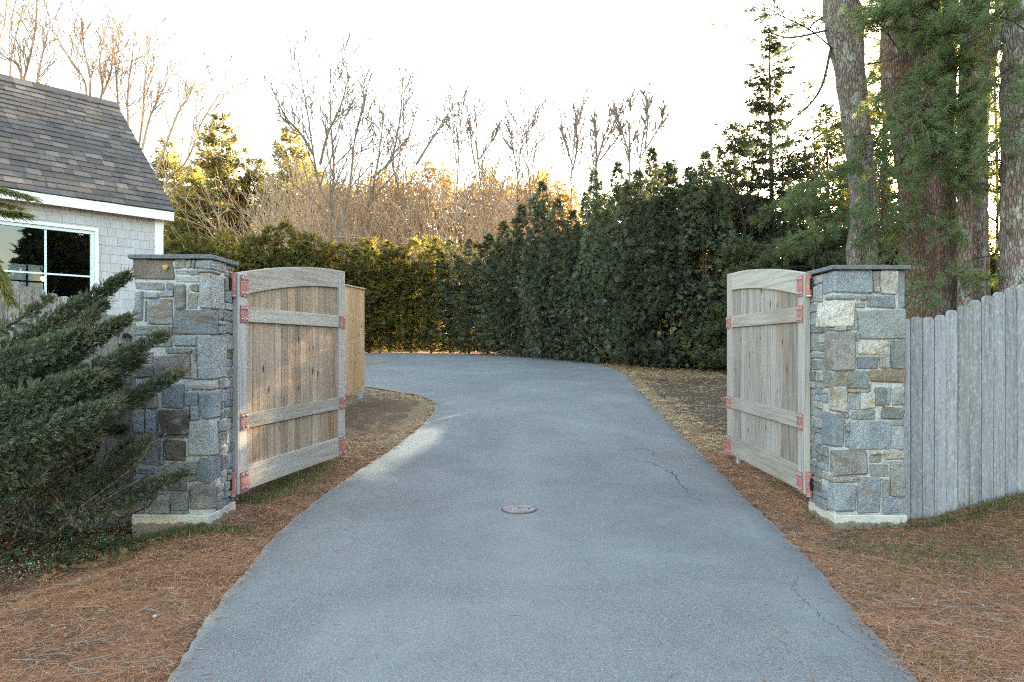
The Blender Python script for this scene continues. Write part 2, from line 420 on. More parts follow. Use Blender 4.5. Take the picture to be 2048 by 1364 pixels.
# bare-earth mounds beside the driveway
Z += .10 * np.exp(-((X + 2.1) / .8) ** 2 - ((Y - 11.2) / 1.2) ** 2) * ~inside(X, Y, -.1)
nx, ny = len(gx), len(gy)
i = (np.arange(ny - 1)[:, None] * nx + np.arange(nx - 1)[None]).ravel()
g = G().add(np.stack([X.ravel(), Y.ravel(), Z.ravel()], 1), [np.stack([i, i + 1, i + nx + 1, i + nx], 1)])
N = NT('ground_cover'); v = N.coord(seed=False)
at_ = N.n('Attribute', attribute_name='zone'); sp = N.n('SeparateColor', {0: at_.outputs['Color']})
nA = N.noise(v, 3.2, 5, .7, .4); nB = N.noise(v, 22, 5, .75, .6); nC = N.noise(v, 90, 3, .7)
need = N.mix(N.ramp(nB, (.32, 0), (.68, 1)), (.125, .066, .038), (.36, .175, .09))
need = N.mix(N.ramp(nC, (.55, 0), (.7, .5)), need, (.34, .25, .17))
need = N.mix(N.ramp(N.noise(v, 1.5, 6, .7, .8), (.38, .6), (.50, 0)), need, (.075, .056, .040))
soil = N.mix(N.ramp(nB, (.35, 0), (.7, 1)), (.075, .050, .035), (.18, .12, .08))
straw = N.mix(N.ramp(nB, (.35, 0), (.65, 1)), (.16, .095, .055), (.40, .265, .15))
gras = N.mix(N.ramp(nB, (.35, 0), (.65, 1)), (.07, .065, .032), (.19, .145, .08))
def zmask(ch, k=.5): return N.ramp(N.math('ADD', sp.outputs[ch], N.math('MULTIPLY', N.math('SUBTRACT', nA, .5), 1.4)), (.35, 0), (.65, 1))
col = N.mix(zmask(0), gras, need); col = N.mix(zmask(1), col, soil); col = N.mix(zmask(2), col, straw)
N.bump(N.math('ADD', nB, N.math('MULTIPLY', nC, .5)), 1.0, .04)
N.done(col, .95, .1)
ground = g.build('ground', N.m, smooth=True); tag(ground, kind='structure')
xx = X.ravel(); yy = Y.ravel()
zone = np.zeros((len(xx), 3))
zone[:, 0] = (1 - sm(8.8, 11, yy)) * (.9 + .1 * np.sin(xx * 1.7 + yy))
zone[:, 0] *= 1 - .45 * np.exp(-((xx - 3.3) / .9) ** 2 - ((yy - 5.0) / .45) ** 2) - .6 * np.exp(-((xx + 2.1) / .5) ** 2 - ((yy - 6.9) / .7) ** 2)
zone[:, 0] *= 1 - sm(.0, .5, yy - (3.75 + (xx + 4.4) * .95)) * (xx < -2.9) * (yy < 7)
zone[:, 0] = np.maximum(zone[:, 0], .8 * sm(16, 20, yy))
zone[:, 1] = sm(9.0, 10.5, yy) * (1 - sm(16.5, 18, yy)) * (np.abs(xx) < 9)
dE = np.minimum(np.abs(xx - xl(yy)), np.abs(xx - xr(yy)))
zone[:, 0] = np.maximum(zone[:, 0], .62 * (xx < 0) * sm(8, 9, yy) * (1 - sm(17, 18, yy)))
zone[:, 1] *= 1 - .45 * (xx < 0)
zone[:, 2] = .42 * (xx < 0) * sm(8.6, 9.6, yy) * (1 - sm(17, 18, yy)) * (1 - .8 * np.exp(-((xx + 2.6) / .5) ** 2 - ((yy - 11.6) / .8) ** 2))
zone[:, 2] = np.maximum(zone[:, 2], (1 - sm(.12, .5, dE)) * sm(8.2, 9.5, yy)); zone[:, 2] = np.maximum(zone[:, 2], .8 * sm(15.5, 17, yy) * (1 - sm(26, 30, yy)))
attr(ground.data, 'zone', zone)

# driveway in rows
ys = np.r_[np.arange(-4, 1.5, .25), np.arange(1.5, 14, .05), np.arange(14, YMAX + .02, .06)]
K = 70
tt = np.linspace(0, 1, K)
a = xl(ys) + wob(ys, 1); b = xr(ys) + wob(ys, 4)
DX = a[:, None] + (b - a)[:, None] * tt[None]; DY = np.repeat(ys[:, None], K, 1)
crown = .006
DZ = gh(DX, DY) + crown
DZs = DZ.copy()
Vt = np.stack([DX.ravel(), DY.ravel(), DZ.ravel()], 1)
n = len(ys); i = (np.arange(n - 1)[:, None] * K + np.arange(K - 1)[None]).ravel()
g = G().add(Vt, [np.stack([i, i + 1, i + K + 1, i + K], 1)])
N = NT('worn_asphalt'); v = N.coord(seed=False)
f1 = N.noise(v, 125, 2, .8); f2 = N.noise(v, 45, 3, .7); lg = N.noise(v, .55, 4, .6, .6); md = N.noise(v, 3, 4, .6)
sp = N.n('SeparateColor', {0: N.n('Attribute', attribute_name='zone').outputs['Color']})
col = N.mix(N.ramp(f1, (.33, 0), (.67, 1)), (.070, .064, .057), (.235, .218, .197))
col = N.mix(N.ramp(f1, (.64, 0), (.74, .8)), col, (.42, .42, .41))
col = N.mix(N.ramp(f2, (.3, .5), (.45, 0)), col, (.075, .077, .08))
col = N.mix(N.ramp(lg, (.4, .0), (.68, .5)), col, (.24, .225, .205))
col = N.mix(N.ramp(N.noise(v, 1.1, 5, .65, 1.0), (.3, .28), (.48, 0)), col, (.10, .10, .10))
col = N.mix(N.ramp(md, (.3, .25), (.5, 0)), col, (.10, .10, .105))
col = N.mix(N.math('MULTIPLY', sp.outputs[1], .55), col, (.085, .085, .085))
col = N.mix(N.math('MULTIPLY', N.math('MULTIPLY', sp.outputs[2], N.ramp(md, (.25, .5), (.6, 1))), .8), col, (.20, .185, .165))
sand = N.mix(N.ramp(f2, (.3, 0), (.7, 1)), (.37, .30, .22), (.52, .43, .33))
col = N.mix(N.ramp(N.math('ADD', sp.outputs[0], N.math('MULTIPLY', N.math('SUBTRACT', md, .5), .5)), (.2, 0), (.8, .95)), col, sand)
N.bump(N.math('ADD', f1, f2), .6, .006)
N.done(col, .85, .25)
drive = g.build('driveway', N.m, smooth=True); tag(drive, kind='structure')
xx = Vt[:, 0]; yy = Vt[:, 1]
zone = np.zeros((len(xx), 3))
def blob(px, py, rx, ry):
    c = ground_px(px, py); return np.exp(-((xx - c[0]) / rx) ** 2 - ((yy - c[1]) / ry) ** 2)
zone[:, 0] = np.clip(blob(850, 874, .24, .55) + blob(800, 902, .26, .5) + .7 * blob(745, 940, .2, .45) + .25 * blob(800, 950, .35, .6) + .2 * blob(880, 850, .3, .7) + .35 * (1 - sm(.0, .12, xx - xl(yy))) * (yy < 12), 0, 1)
zone[:, 1] = np.clip(.8 * (1 - sm(.02, .22, xr(yy) - xx)) + .5 * (1 - sm(.0, .2, xx - xl(yy))), 0, 1) * (yy < 14)
cx = .07 + .012 * (yy - 6); zone[:, 2] = np.exp(-((xx - cx) / .22) ** 2) * sm(3, 5.5, yy) * (1 - sm(9, 12, yy)) * .8
attr(drive.data, 'zone', zone)

# cracks (thin recessed dark ribbons in the asphalt)
M_crack = m_plain('asphalt_crack', (.025, .025, .027), .95, .1, bump=0)
def crack(pts, wd=.008):
    P = np.array([ground_px(*p) for p in pts]); 
    t = np.linspace(0, 1, len(P)); T2 = np.linspace(0, 1, len(P) * 7)
    Q = np.stack([np.interp(T2, t, P[:, 0]), np.interp(T2, t, P[:, 1])], 1)
    Q += rng.normal(size=Q.shape) * .014
    d = nz(np.gradient(Q, axis=0)); nrm = np.stack([-d[:, 1], d[:, 0]], 1)
    ww = wd * .5 * (.15 + rng.random(len(Q))) * np.sin(np.linspace(.15, PI - .15, len(Q)))
    A = Q + nrm * ww[:, None]; B = Q - nrm * ww[:, None]
    V = np.concatenate([A, B]); z = gh(V[:, 0], V[:, 1]) + crown + .003
    m = len(Q); i = np.arange(m - 1)
    return np.c_[V, z], np.stack([i, i + m, i + m + 1, i + 1], 1)
g = G()
for c, wd in [([(1582, 1142), (1600, 1160), (1585, 1180), (1610, 1205), (1640, 1235), (1690, 1270), (1760, 1320)], .004),
          ([(1245, 900), (1290, 898), (1310, 906), (1300, 915)], .008), ([(1270, 925), (1300, 925), (1330, 940), (1365, 965)], .008),
          ([(1330, 940), (1345, 945), (1360, 968), (1378, 990)], .01), ([(1320, 995), (1390, 998), (1420, 1010)], .005),
          ([(1690, 1235), (1740, 1280), (1800, 1340)], .004), ([(610, 1060), (680, 1058), (720, 1070)], .003),
          ([(1210, 898), (1260, 902), (1300, 900)], .005), ([(930, 810), (980, 815), (1010, 820)], .006)]:
    V, Fq = crack(c, wd); g.add(V, [Fq])
o = g.build('pavement_cracks', M_crack, drive)

# far grass island at the bend
c0 = ground_px(735, 727)
g = G(); m = 28; an = np.arange(m) * 2 * PI / m
rr = 1 + .12 * np.sin(an * 3 + 1) + .06 * np.sin(an * 7)
V = [[c0[0] - .35, c0[1], float(gh(*c0)) + .07]]
for q, h in ((.55, .06), (.85, .035), (1.0, -.01)):
    for k in range(m):
        x = c0[0] - .35 + math.cos(an[k]) * .85 * rr[k] * q; y = c0[1] + math.sin(an[k]) * 1.0 * rr[k] * q
        V.append([x, y, float(gh(x, y)) + h])
Fs = [[0, 1 + k, 1 + (k + 1) % m] for k in range(m)]
Q = [[1 + r * m + k, 1 + (r + 1) * m + k, 1 + (r + 1) * m + (k + 1) % m, 1 + r * m + (k + 1) % m] for r in range(2) for k in range(m)]
g.add(V, [Fs, Q])
N = NT('grass_bank'); v = N.coord(seed=False)
N.done(N.mix(N.ramp(N.noise(v, 14, 4, .7), (.35, 0), (.65, 1)), (.09, .085, .04), (.30, .22, .13)), .95, .1)
tag(g.build('grass_island', N.m, smooth=True), kind='structure')

# drain cover
c = ground_px(1038, 1020)
zc = float(gh(*c)) + crown
t = thing('drain_cover', 'round pinkish grey drain cover set in the middle of the driveway', 'drain cover', (c[0], c[1], zc))
def disc(r0, r1, z0, z1, k=40):
    g = G(); an = np.arange(k) * 2 * PI / k
    rings = [(r0, z0), (r1, z0), (r1, z1), (r0, z1)]
    V = np.concatenate([np.stack([r * np.cos(an), r * np.sin(an), np.full(k, z)], 1) for r, z in rings])
    m = np.arange(k); m2 = (m + 1) % k; Fq = []
    for q in range(4):
        q2 = (q + 1) % 4
        if r0 == 0 and q == 3: continue
        Fq.append(np.stack([q * k + m, q * k + m2, q2 * k + m2, q2 * k + m], 1))
    return g.add(V, Fq)
M_cover = m_stone('pink_cast_cover', (.29, .22, .205), (.37, .29, .27), (.22, .14, .115), .4, 12)
disc(.155, .168, -.01, .005).build('cover_frame', m_plain('dull_iron', (.10, .085, .08), .8, .2), t)
g = disc(.0001, .154, -.01, .012)
g.build('cover_plate', M_cover, t)
disc(.0001, .016, .0121, .0135, 14).build('pick_hole', M_black, t)
g = G(); g.box(.085, .10, -.03, .0, .0121, .0135, .0005); g.build('slot', M_black, t)

# ------------------------------------------------------------------ stone pillars
def pillar(name, label, rects, zt, X0, X1, Yf, depth, inner, zcap, zb):
    t = thing(name, label, 'gate pillar', ((X0 + X1) / 2, Yf + depth / 2, zb))
    ox, oy, oz = t.location
    g = G(); g.box(X0 + .018, X1 - .018, Yf + .018, Yf + depth - .018, zb - .2, zcap - .01, .01)
    g.v = [V - np.array([ox, oy, oz]) for V in g.v]; g.build('mortar_core', M_mortar, t)
    def stone(x0, x1, y0, y1, z0, z1, m, ch=.009, jit=None):
        jit = min(.013, .085 * min(abs(z1 - z0), max(abs(x1 - x0), .09))) if jit is None else jit
        g = G(); g.box(x0, x1, y0, y1, z0, z1, ch * U(.8, 1.5), jit)
        g.v = [V - np.array([ox, oy, oz]) for V in g.v]
        return g.build('stone', ST[m], t)
    occ = []
    for (x0, z0, x1, z1, wrap, m) in rects:
        gap = .003
        d = .11; p = U(-.012, .012)
        x0 += gap; x1 -= gap; z0 += gap; z1 -= gap
        if wrap:
            wd = wrap
            if inner > 0: x1 = X1 + U(-.006, .008)
            else: x0 = X0 - U(-.006, .008)
            stone(x0, x1, Yf - abs(p), Yf + wd, z0, z1, m, .012)
            occ.append((z0, z1, wd))
        else: stone(x0, x1, Yf - p, Yf + d, z0, z1, m)
    # inner side, coursed behind the corner stones; other two sides coursed in full
    def course(side, occd):
        z = zb + .13
        mats = 'ggbnwgnkgb'
        while z < zcap - .03:
            h = min(U(.06, .17), zcap - .012 - z)
            if h < .035: break
            y = Yf + .125
            for (a_, b_, wd) in occd:
                if b_ > z + .02 and a_ < z + h - .02: y = max(y, Yf + wd + .01)
            while y < Yf + depth - .03:
                y1 = min(y + U(.08, .24), Yf + depth)
                if Yf + depth - y1 < .05: y1 = Yf + depth
                xs = X1 if side > 0 else X0
                pr = U(-.008, .01)
                x0, x1 = (xs - .1, xs + pr) if side > 0 else (xs + -pr, xs + .1)
                if h > .1 and rng.random() < .4:
                    hm = h * U(.35, .65)
                    stone(x0, x1, y, y1 - .008, z, z + hm - .007, random.choice(mats)); stone(x0, x1, y, y1 - .008, z + hm, z + h - .007, random.choice(mats))
                else: stone(x0, x1, y, y1 - .008, z, z + h - .007, random.choice(mats))
                y = y1
            z += h
    course(inner, occ)
    course(-inner, [])
    z = zb + .13
    while z < zcap - .04:
        h = min(U(.12, .3), zcap - .012 - z); x = X0 + .1
        while x < X1 - .1:
            x1 = min(x + U(.15, .3), X1 - .1)
            stone(x, x1 - .008, Yf + depth - .09, Yf + depth + U(-.008, .01), z, z + h - .008, random.choice('ggbnwk')); x = x1
        z += h
    # cap and footing
    g = G(); g.box(X0 - .022, X1 + .022, Yf - .03, Yf + depth + .03, zcap, zcap + .036, .004, .002)
    g.v = [V - np.array([ox, oy, oz]) for V in g.v]; g.build('capstone', M_cap, t)
    g = G(); g.box(X0 + .0, X1 + (.0 if inner < 0 else .004), Yf - .02, Yf + depth + .0, zb - .35, zb + .128, .01, .004)
    g.v = [V - np.array([ox, oy, oz]) for V in g.v]; g.build('concrete_footing', M_conc, t)
    return t
YF = 5.75
def conv(zx, zy, ox, oy, s): return ((ox + zx * s - 1024) / F * YF, CH - (oy + zy * s - HOR) / F * YF)
def rects_from(L, ox, oy, s):
    out = []
    for (x0, y0, x1, y1, wr, m) in L:
        a = conv(x0, y1, ox, oy, s); b = conv(x1, y0, ox, oy, s)
        out.append((a[0], a[1], b[0], b[1], wr, m))
    return out
LA = [(55, 75, 448, 300, 0, 'w'), (452, 85, 562, 182, 0, 'n'), (565, 90, 622, 180, 0, 'g'), (625, 92, 658, 188, 0, 'g'), (658, 85, 815, 187, .30, 'g'),
 (452, 186, 592, 243, 0, 'g'), (592, 192, 702, 246, 0, 'b'), (668, 188, 815, 222, .2, 'g'), (456, 252, 693, 322, 0, 'p'), (696, 226, 815, 577, .28, 'g'),
 (55, 312, 364, 398, 0, 'g'), (364, 312, 452, 388, 0, 'g'), (55, 402, 145, 698, 0, 'g'), (146, 408, 304, 474, 0, 'b'), (306, 390, 448, 458, 0, 'g'),
 (148, 488, 191, 702, 0, 'g'), (192, 464, 443, 728, 0, 'r'), (455, 332, 566, 587, 0, 'g'), (566, 332, 603, 410, 0, 'p'), (604, 324, 692, 410, 0, 'n'),
 (572, 416, 692, 578, 0, 'n'), (447, 588, 815, 822, .13, 'r'), (50, 733, 408, 838, 0, 'g'), (408, 733, 446, 838, 0, 'g'), (50, 846, 213, 980, 0, 'g'),
 (210, 844, 436, 948, 0, 'g'), (438, 833, 670, 948, 0, 'g'), (672, 832, 815, 1262, .30, 'g'), (368, 952, 624, 1012, 0, 'n'), (626, 952, 674, 1086, 0, 'g'),
 (250, 1016, 612, 1248, 0, 'w'), (50, 984, 246, 1110, 0, 'g'), (50, 1114, 246, 1246, 0, 'n'), (613, 1088, 684, 1264, 0, 't')]
LB = [(522, -5, 715, 53, .16, 't'), (90, -2, 290, 34, 0, 'b'), (293, -4, 484, 213, 0, 'b'), (487, -4, 520, 60, 0, 'g'), (487, 62, 608, 178, 0, 'b'), (608, 60, 715, 304, .2, 'b'), (487, 178, 528, 224, 0, 'g'),
 (530, 182, 606, 306, 0, 'b'), (256, 217, 523, 423, 0, 'd'), (508, 316, 715, 618, .14, 'p'), (270, 424, 512, 460, 0, 'b'), (300, 462, 494, 652, 0, 'd'),
 (46, 420, 278, 694, 0, 'g'), (278, 470, 302, 690, 0, 'b'), (345, 652, 595, 760, 0, 'n'), (597, 624, 715, 834, .22, 'b'), (242, 697, 333, 935, 0, 'g'),
 (55, 706, 242, 770, 0, 'b'), (146, 773, 244, 975, 0, 'w'), (333, 765, 500, 905, 0, 'w'), (500, 766, 596, 832, 0, 'g'), (523, 838, 715, 1084, .12, 'k'),
 (366, 908, 518, 1064, 0, 'g'), (46, 778, 143, 1098, 0, 'g'), (148, 980, 364, 1098, 0, 'n'), (46, 40, 254, 205, 0, 'w'), (46, 208, 148, 417, 0, 'g'), (150, 208, 254, 415, 0, 'b'), (366, 1066, 522, 1098, 0, 'b')]
RC = [(250, 98, 642, 333, .22, 'b'), (644, 108, 713, 328, 0, 'k'), (716, 108, 884, 338, 0, 'c'), (884, 103, 968, 472, 0, 'b'), (250, 336, 484, 393, .18, 'g'),
 (484, 342, 518, 408, 0, 'b'), (519, 336, 583, 398, 0, 'k'), (453, 408, 574, 474, 0, 'n'), (582, 342, 868, 475, 0, 'b'), (250, 398, 455, 643, .30, 'c'), (492, 482, 962, 784, 0, 'n'),
 (455, 480, 492, 686, 0, 'g'), (262, 646, 382, 694, 0, 'n'), (382, 648, 444, 690, 0, 'n'), (250, 693, 474, 1074, .16, 'k'), (473, 690, 508, 792, 0, 'g'), (492, 786, 794, 928, 0, 'c'),
 (482, 928, 708, 1068, 0, 'b'), (706, 900, 808, 1063, 0, 'k'), (808, 802, 962, 1058, 0, 'n'), (796, 783, 962, 802, 0, 'b'), (250, 1076, 603, 1259, .20, 'n'), (606, 1070, 962, 1199, 0, 'o'),
 (603, 1202, 642, 1304, 0, 't'), (355, 1260, 394, 1303, 0, 'b'), (394, 1260, 508, 1300, 0, 'o'), (508, 1258, 603, 1303, 0, 'g')]
RD = [(640, -72, 747, 108, 0, 'n'), (747, -74, 802, 102, 0, 'b'), (802, -80, 924, 108, 0, 'n'), (240, -80, 392, 168, .1, 't'), (392, -36, 506, 155, 0, 'p'), (506, -36, 638, 134, 0, 'c'),
 (410, 136, 655, 238, 0, 'n'), (358, 158, 412, 232, 0, 'n'), (658, 132, 702, 242, 0, 'p'), (702, 112, 924, 240, 0, 'n'), (240, 172, 358, 503, .22, 'b'), (358, 234, 403, 282, 0, 'p'), (358, 284, 403, 352, 0, 'k'),
 (358, 354, 410, 508, 0, 'b'), (406, 244, 793, 518, 0, 'b'), (800, 242, 918, 298, 0, 'n'), (797, 302, 918, 518, 0, 'g'), (240, 522, 583, 764, .09, 'k'), (588, 526, 728, 568, 0, 't'), (588, 569, 708, 640, 0, 'k'),
 (728, 522, 918, 620, 0, 't'), (712, 622, 778, 646, 0, 'p'), (596, 643, 776, 779, 0, 'n'), (777, 626, 918, 970, 0, 'n'), (240, 766, 482, 834, .25, 'k'), (240, 836, 470, 1113, .12, 'b'), (482, 772, 700, 1110, 0, 'b'),
 (702, 808, 774, 976, 0, 'n'), (702, 782, 777, 806, 0, 'p'), (702, 975, 918, 1116, 0, 'b')]
pl = pillar('stone_pillar', 'grey fieldstone gate pillar partly covered by the juniper, an orange lichen spot near its top', rects_from(LA, 255, 500, .2053) + rects_from(LB, 255, 770, .2346), 0, -3.20, -2.535, YF, .50, 1, 2.275, -.005)
pr_ = pillar('stone_pillar', 'stone gate pillar with cream and ochre stones, joined to the grey picket fence', rects_from(RC, 1615, 520, .2053) + rects_from(RD, 1615, 790, .2126), 0, 2.71, 3.325, YF, .50, -1, 2.185, -.005)
# orange lichen rosette on the left pillar
c = at(255 + 375 * .2053, 500 + 170 * .2053, YF)
g = G(); an = np.arange(14) * 2 * PI / 14; r = .022 * (1 + .2 * np.sin(an * 3) + .15 * rng.random(14))
V = np.concatenate([np.stack([c.x + r * np.cos(an), np.full(14, YF - .016), c.z + r * np.sin(an)], 1), np.stack([c.x + .6 * r * np.cos(an), np.full(14, YF - .021), c.z + .6 * r * np.sin(an)], 1)])
V -= np.array(pl.location); k = np.arange(14); k2 = (k + 1) % 14
g.add(V, [np.stack([k, k2, k2 + 14, k + 14], 1), (k + 14)[None]]); g.build('lichen_spot', M_lich, pl)

# ------------------------------------------------------------------ gates
def gate(name, label, hx, hy, ox, oy, mirror, mb, ztop):
    L = math.hypot(ox - hx, oy - hy)
    ang = math.atan2(oy - hy, ox - hx)
    z0 = .19
    t = thing(name, label, 'gate', (hx, hy, 0), ang)
    s = -mirror        # the face with rails looks to local y = s
    zo = ztop; zh = 2.205
    top = lambda u: zo - (zo - zh) * max(0.0, 1 - u / L) ** 1.9
    th = .028
    def prism(name_, poly, y0, y1, mat):
        g = G(); g.prism(poly, min(y0, y1), max(y0, y1)); o = g.build(name_, mat, t)
        b = o.modifiers.new('bevel', 'BEVEL'); b.width = .004; b.segments = 1; b.limit_method = 'ANGLE'
        return o
    SW = .15
    def stile(u0, u1, dz):
        us = np.linspace(u0, u1, 4)
        poly = [(u0, z0), (u1, z0)] + [(u, top(u) - dz) for u in us[::-1]]
        prism('stile', poly, -th, th, M_gstile)
    stile(0, SW, 0.0); stile(L - .17, L, .0)
    us = np.linspace(SW + .002, L - .172, 20)
    poly = [(u, top(u) - .212 + .03 * 0) for u in us] + [(u, top(u) - .002) for u in us[::-1]]
    prism('top_rail', poly, -th + .003, th - .003, M_grail)
    for (a, b, nm) in ((1.765, 1.905, 'middle_rail'), (.775, .915, 'middle_rail'), (.205, .43, 'bottom_rail')):
        prism(nm, [(SW + .002, a), (L - .172, a), (L - .172, b), (SW + .002, b)], -th + .003, th - .003, M_grail)
    # boards behind the rails, two layers keep the tongue-and-groove joints recessed
    u = SW + .01; widths = []
    while u < L - .18:
        wd = U(.115, .15); widths.append((u, min(u + wd, L - .165))); u += wd
    yb = -s * .012
    for (a, b) in widths:
        um = (a + b) / 2; yy_ = yb + U(-.002, .002)
        g = G(); g.prism([(a + .0015, .23), (b - .0015, .23), (b - .0015, top(b) - .10), (a + .0015, top(a) - .10)], yy_ - .009, yy_ + .009)
        o = g.build('board', mb, t); bm = o.modifiers.new('bevel', 'BEVEL'); bm.width = .003; bm.segments = 1
    # steel plates with bolts
    def plate(u0, u1, a, b):
        g = G(); y0 = s * (th + .001); y1 = s * (th + .010)
        g.box(u0, u1, min(y0, y1), max(y0, y1), a, b, .002); p = g.build('steel_plate', M_red, t)
        for uu in (u0 + .03, u1 - .03):
            for zz in (a + .03, b - .03):
                g = G(); g.tube([(uu, s * (th + .009), zz), (uu, s * (th + .013), zz), (uu, s * (th + .014), zz), (uu, s * (th + .024), zz)], [.017, .017, .011, .010], 8); g.build('bolt', M_bolt, p)
                
    plate(.035, SW + .005, 1.995, 2.19); plate(.035, SW + .005, 1.755, 1.915); plate(.035, SW + .005, .765, .925); plate(.035, SW + .005, .20, .385)
    plate(L - .165, L - .01, 1.755, 1.905); plate(L - .165, L - .01, .77, .92); plate(L - .165, L - .01, .205, .43)
    for (a, b) in ((2.0, 2.20), (.195, .40)):
        g = G(); g.tube([(-.035, 0, a), (-.035, 0, b)], .024, 12); p = g.build('hinge_barrel', M_red, t)
        g = G(); g.tube([(-.035, 0, a - .012), (-.035, 0, a - .001)], .03, 12); g.build('hinge_washer', M_galv, p)
        g = G(); g.box(-.085, -.058, -.006, .006, a + .05, b - .05, .002); g.build('hinge_shadow_strap', M_black, p)  # thin hinge plate, its black standing in for shadow behind the barrel
    if mirror < 0:
        g = G(); g.tube([(L - .3, -s * .02, float(gh(ox, oy)) - .1), (L - .3, -s * .02, .24)], .028, 10); g.build('ground_post', M_galv, t)
    return t
gate('wooden_gate', 'open wooden gate leaf with warm brown boards, beside the juniper pillar', -2.515, 6.20, -2.085, 8.42, 1, M_gboard, 2.455)
gate('wooden_gate', 'open wooden gate leaf with greyer boards, beside the picket fence pillar', 2.685, 6.20, 2.72, 8.55, -1, M_gboard2, 2.435)

# ------------------------------------------------------------------ picket fences
def pickets(name, label, path, wd, mat, tops, th=.02):
    P = np.array(path, float); seg = np.r_[0, np.cumsum(np.linalg.norm(np.diff(P[:, :2], axis=0), axis=1))]
    t = thing(name, label, 'picket fence', (P[0][0], P[0][1], float(gh(P[0][0], P[0][1]))))
    o0 = np.array(t.location)
    n = int(seg[-1] / wd)
    for k in range(n):
        s0, s1 = k * wd, (k + 1) * wd
        a = np.array([np.interp(s0, seg, P[:, 0]), np.interp(s0, seg, P[:, 1])]); b = np.array([np.interp(s1, seg, P[:, 0]), np.interp(s1, seg, P[:, 1])])
        m = (a + b) / 2; ang = math.atan2(b[1] - a[1], b[0] - a[0]); w2 = np.linalg.norm(b - a) / 2 - .002
        if w2 <= 0: continue
        zt = np.interp((s0 + s1) / 2, tops[0], tops[1]) + U(-.008, .008); zb = float(gh(m[0], m[1])) - .12
        c = .022
        g = G(); tl = U(-.006, .006)
        poly = [(-w2, zb), (w2, zb), (w2 + tl, zt - c * 1.3), (w2 - c * .6 + tl, zt - c * .35), (w2 - c * 1.5 + tl, zt), (-w2 + c * 1.5 + tl, zt), (-w2 + c * .6 + tl, zt - c * .35), (-w2 + tl, zt - c * 1.3)]
        T = Matrix.Translation((m[0] - o0[0], m[1] - o0[1], -o0[2])) @ Matrix.Rotation(ang, 4, 'Z')
        g.prism(poly, -th / 2, th / 2)
        o = g.build('picket', mat, t); o.matrix_local = T @ Matrix.Translation((0, U(-.004, .004), 0))
        bm = o.modifiers.new('bevel', 'BEVEL'); bm.width = .003; bm.segments = 1
    for zr in (.35, 1.05):                 # back rails
        g = G(); pts = []
        for q in np.linspace(0, seg[-1], 14):
            x = np.interp(q, seg, P[:, 0]); y = np.interp(q, seg, P[:, 1]) + .05
            pts.append((x - o0[0], y - o0[1], float(gh(x, y)) + zr - o0[2]))
        g.tube(pts, .035, 4); g.build('fence_rail', mat, t)
    return t
pickets('picket_fence', 'weathered grey picket fence climbing to the right of the stone pillar', [(3.36, 5.93), (4.45, 5.92), (5.6, 5.75), (7.5, 5.2)], .1018, M_picket,
        ([0, .168, .263, .372, .472, .576, .676, .78, .88, .984, 1.08, 1.2, 1.5, 2.0, 4.5], [1.775, 1.789, 1.802, 1.819, 1.85, 1.898, 1.945, 1.98, 2.015, 2.05, 2.08, 2.11, 2.18, 2.24, 2.26]))
fl = pickets('picket_fence', 'old brown picket fence behind the juniper, below the house window', [(-3.22, 5.97), (-4.5, 5.97), (-6.5, 6.15), (-9, 6.5)], .108, M_oldpick,
        ([0, .136, .245, .358, .476, .59, .698, .816, .938, 1.05, 1.155, 1.264, 1.6, 2.2, 6], [1.74, 1.759, 1.803, 1.838, 1.89, 1.929, 1.968, 1.999, 2.043, 2.073, 2.117, 2.156, 2.22, 2.26, 2.26]))
# house number on the old fence
def glyph(ch, px, py, size, Y):
    cu = bpy.data.curves.new('numeral', 'FONT'); cu.body = ch; cu.size = size; cu.extrude = .006; cu.offset = .004
    tmp = bpy.data.objects.new('numeral', cu); COL.objects.link(tmp)
    bpy.context.view_layer.update()
    me = bpy.data.meshes.new_from_object(tmp.evaluated_get(bpy.context.evaluated_depsgraph_get()))
    bpy.data.objects.remove(tmp)
    me.materials.clear(); me.materials.append(M_black)
    o = put(bpy.data.objects.new('numeral', me)); o.rotation_euler = (PI / 2, 0, 0)
    o.location = at(px, py, Y); return o
o = glyph('9', 245, 689, .138, 5.945); tag(o, 'black house number nine on the old fence beside the pillar', 'house number', 'house numbers')
p0 = at(235.5, 699, 5.945); p1 = at(240.5, 687, 5.945); g = G()
g.tube([p0, (p0 + p1) / 2 + Vector((.008, 0, 0)), p1], .009, 6); o = g.build('numeral', M_black); tag(o, 'black numeral stroke mostly hidden by juniper, lower left of the nine', 'house number', 'house numbers')

# ------------------------------------------------------------------ new board fence behind the left gate
A0 = Vector((-3.45, 9.6, 0)); A1 = Vector((-2.815, 13.0, 0)); dv = (A1 - A0).normalized()
t = thing('board_fence', 'new honey coloured board fence panel behind the open gate', 'board fence', (A0.x, A0.y, 0), math.atan2(dv.y, dv.x))
Lf = (A1 - A0).length; u = 0
while u < Lf - .02:
    g = G(); wv = min(.14, Lf - u); g.box(u + .002, u + wv - .002, U(-.003, .003) - .01, .01, .67, 2.6, .003); g.build('board', M_newwood, t); u += .14
g = G(); g.box(-.02, Lf + .012, -.035, .035, 2.603, 2.63, .003); g.build('fence_cap', M_newwood, t)
for zz in (.9, 1.65, 2.4):
    g = G(); g.box(0, Lf, .012, .05, zz, zz + .09, .003); g.build('fence_rail', M_newwood, t)
for uu in (.1, Lf - .12):
    g = G(); g.box(uu, uu + .09, .052, .14, .72, 2.55, .004); p = g.build('post', M_newwood, t)
    g = G(); zg = .38; g.box(uu + .0, uu + .085, -.03, .05, zg, .668, .004); g.build('post_base', M_galv, p)

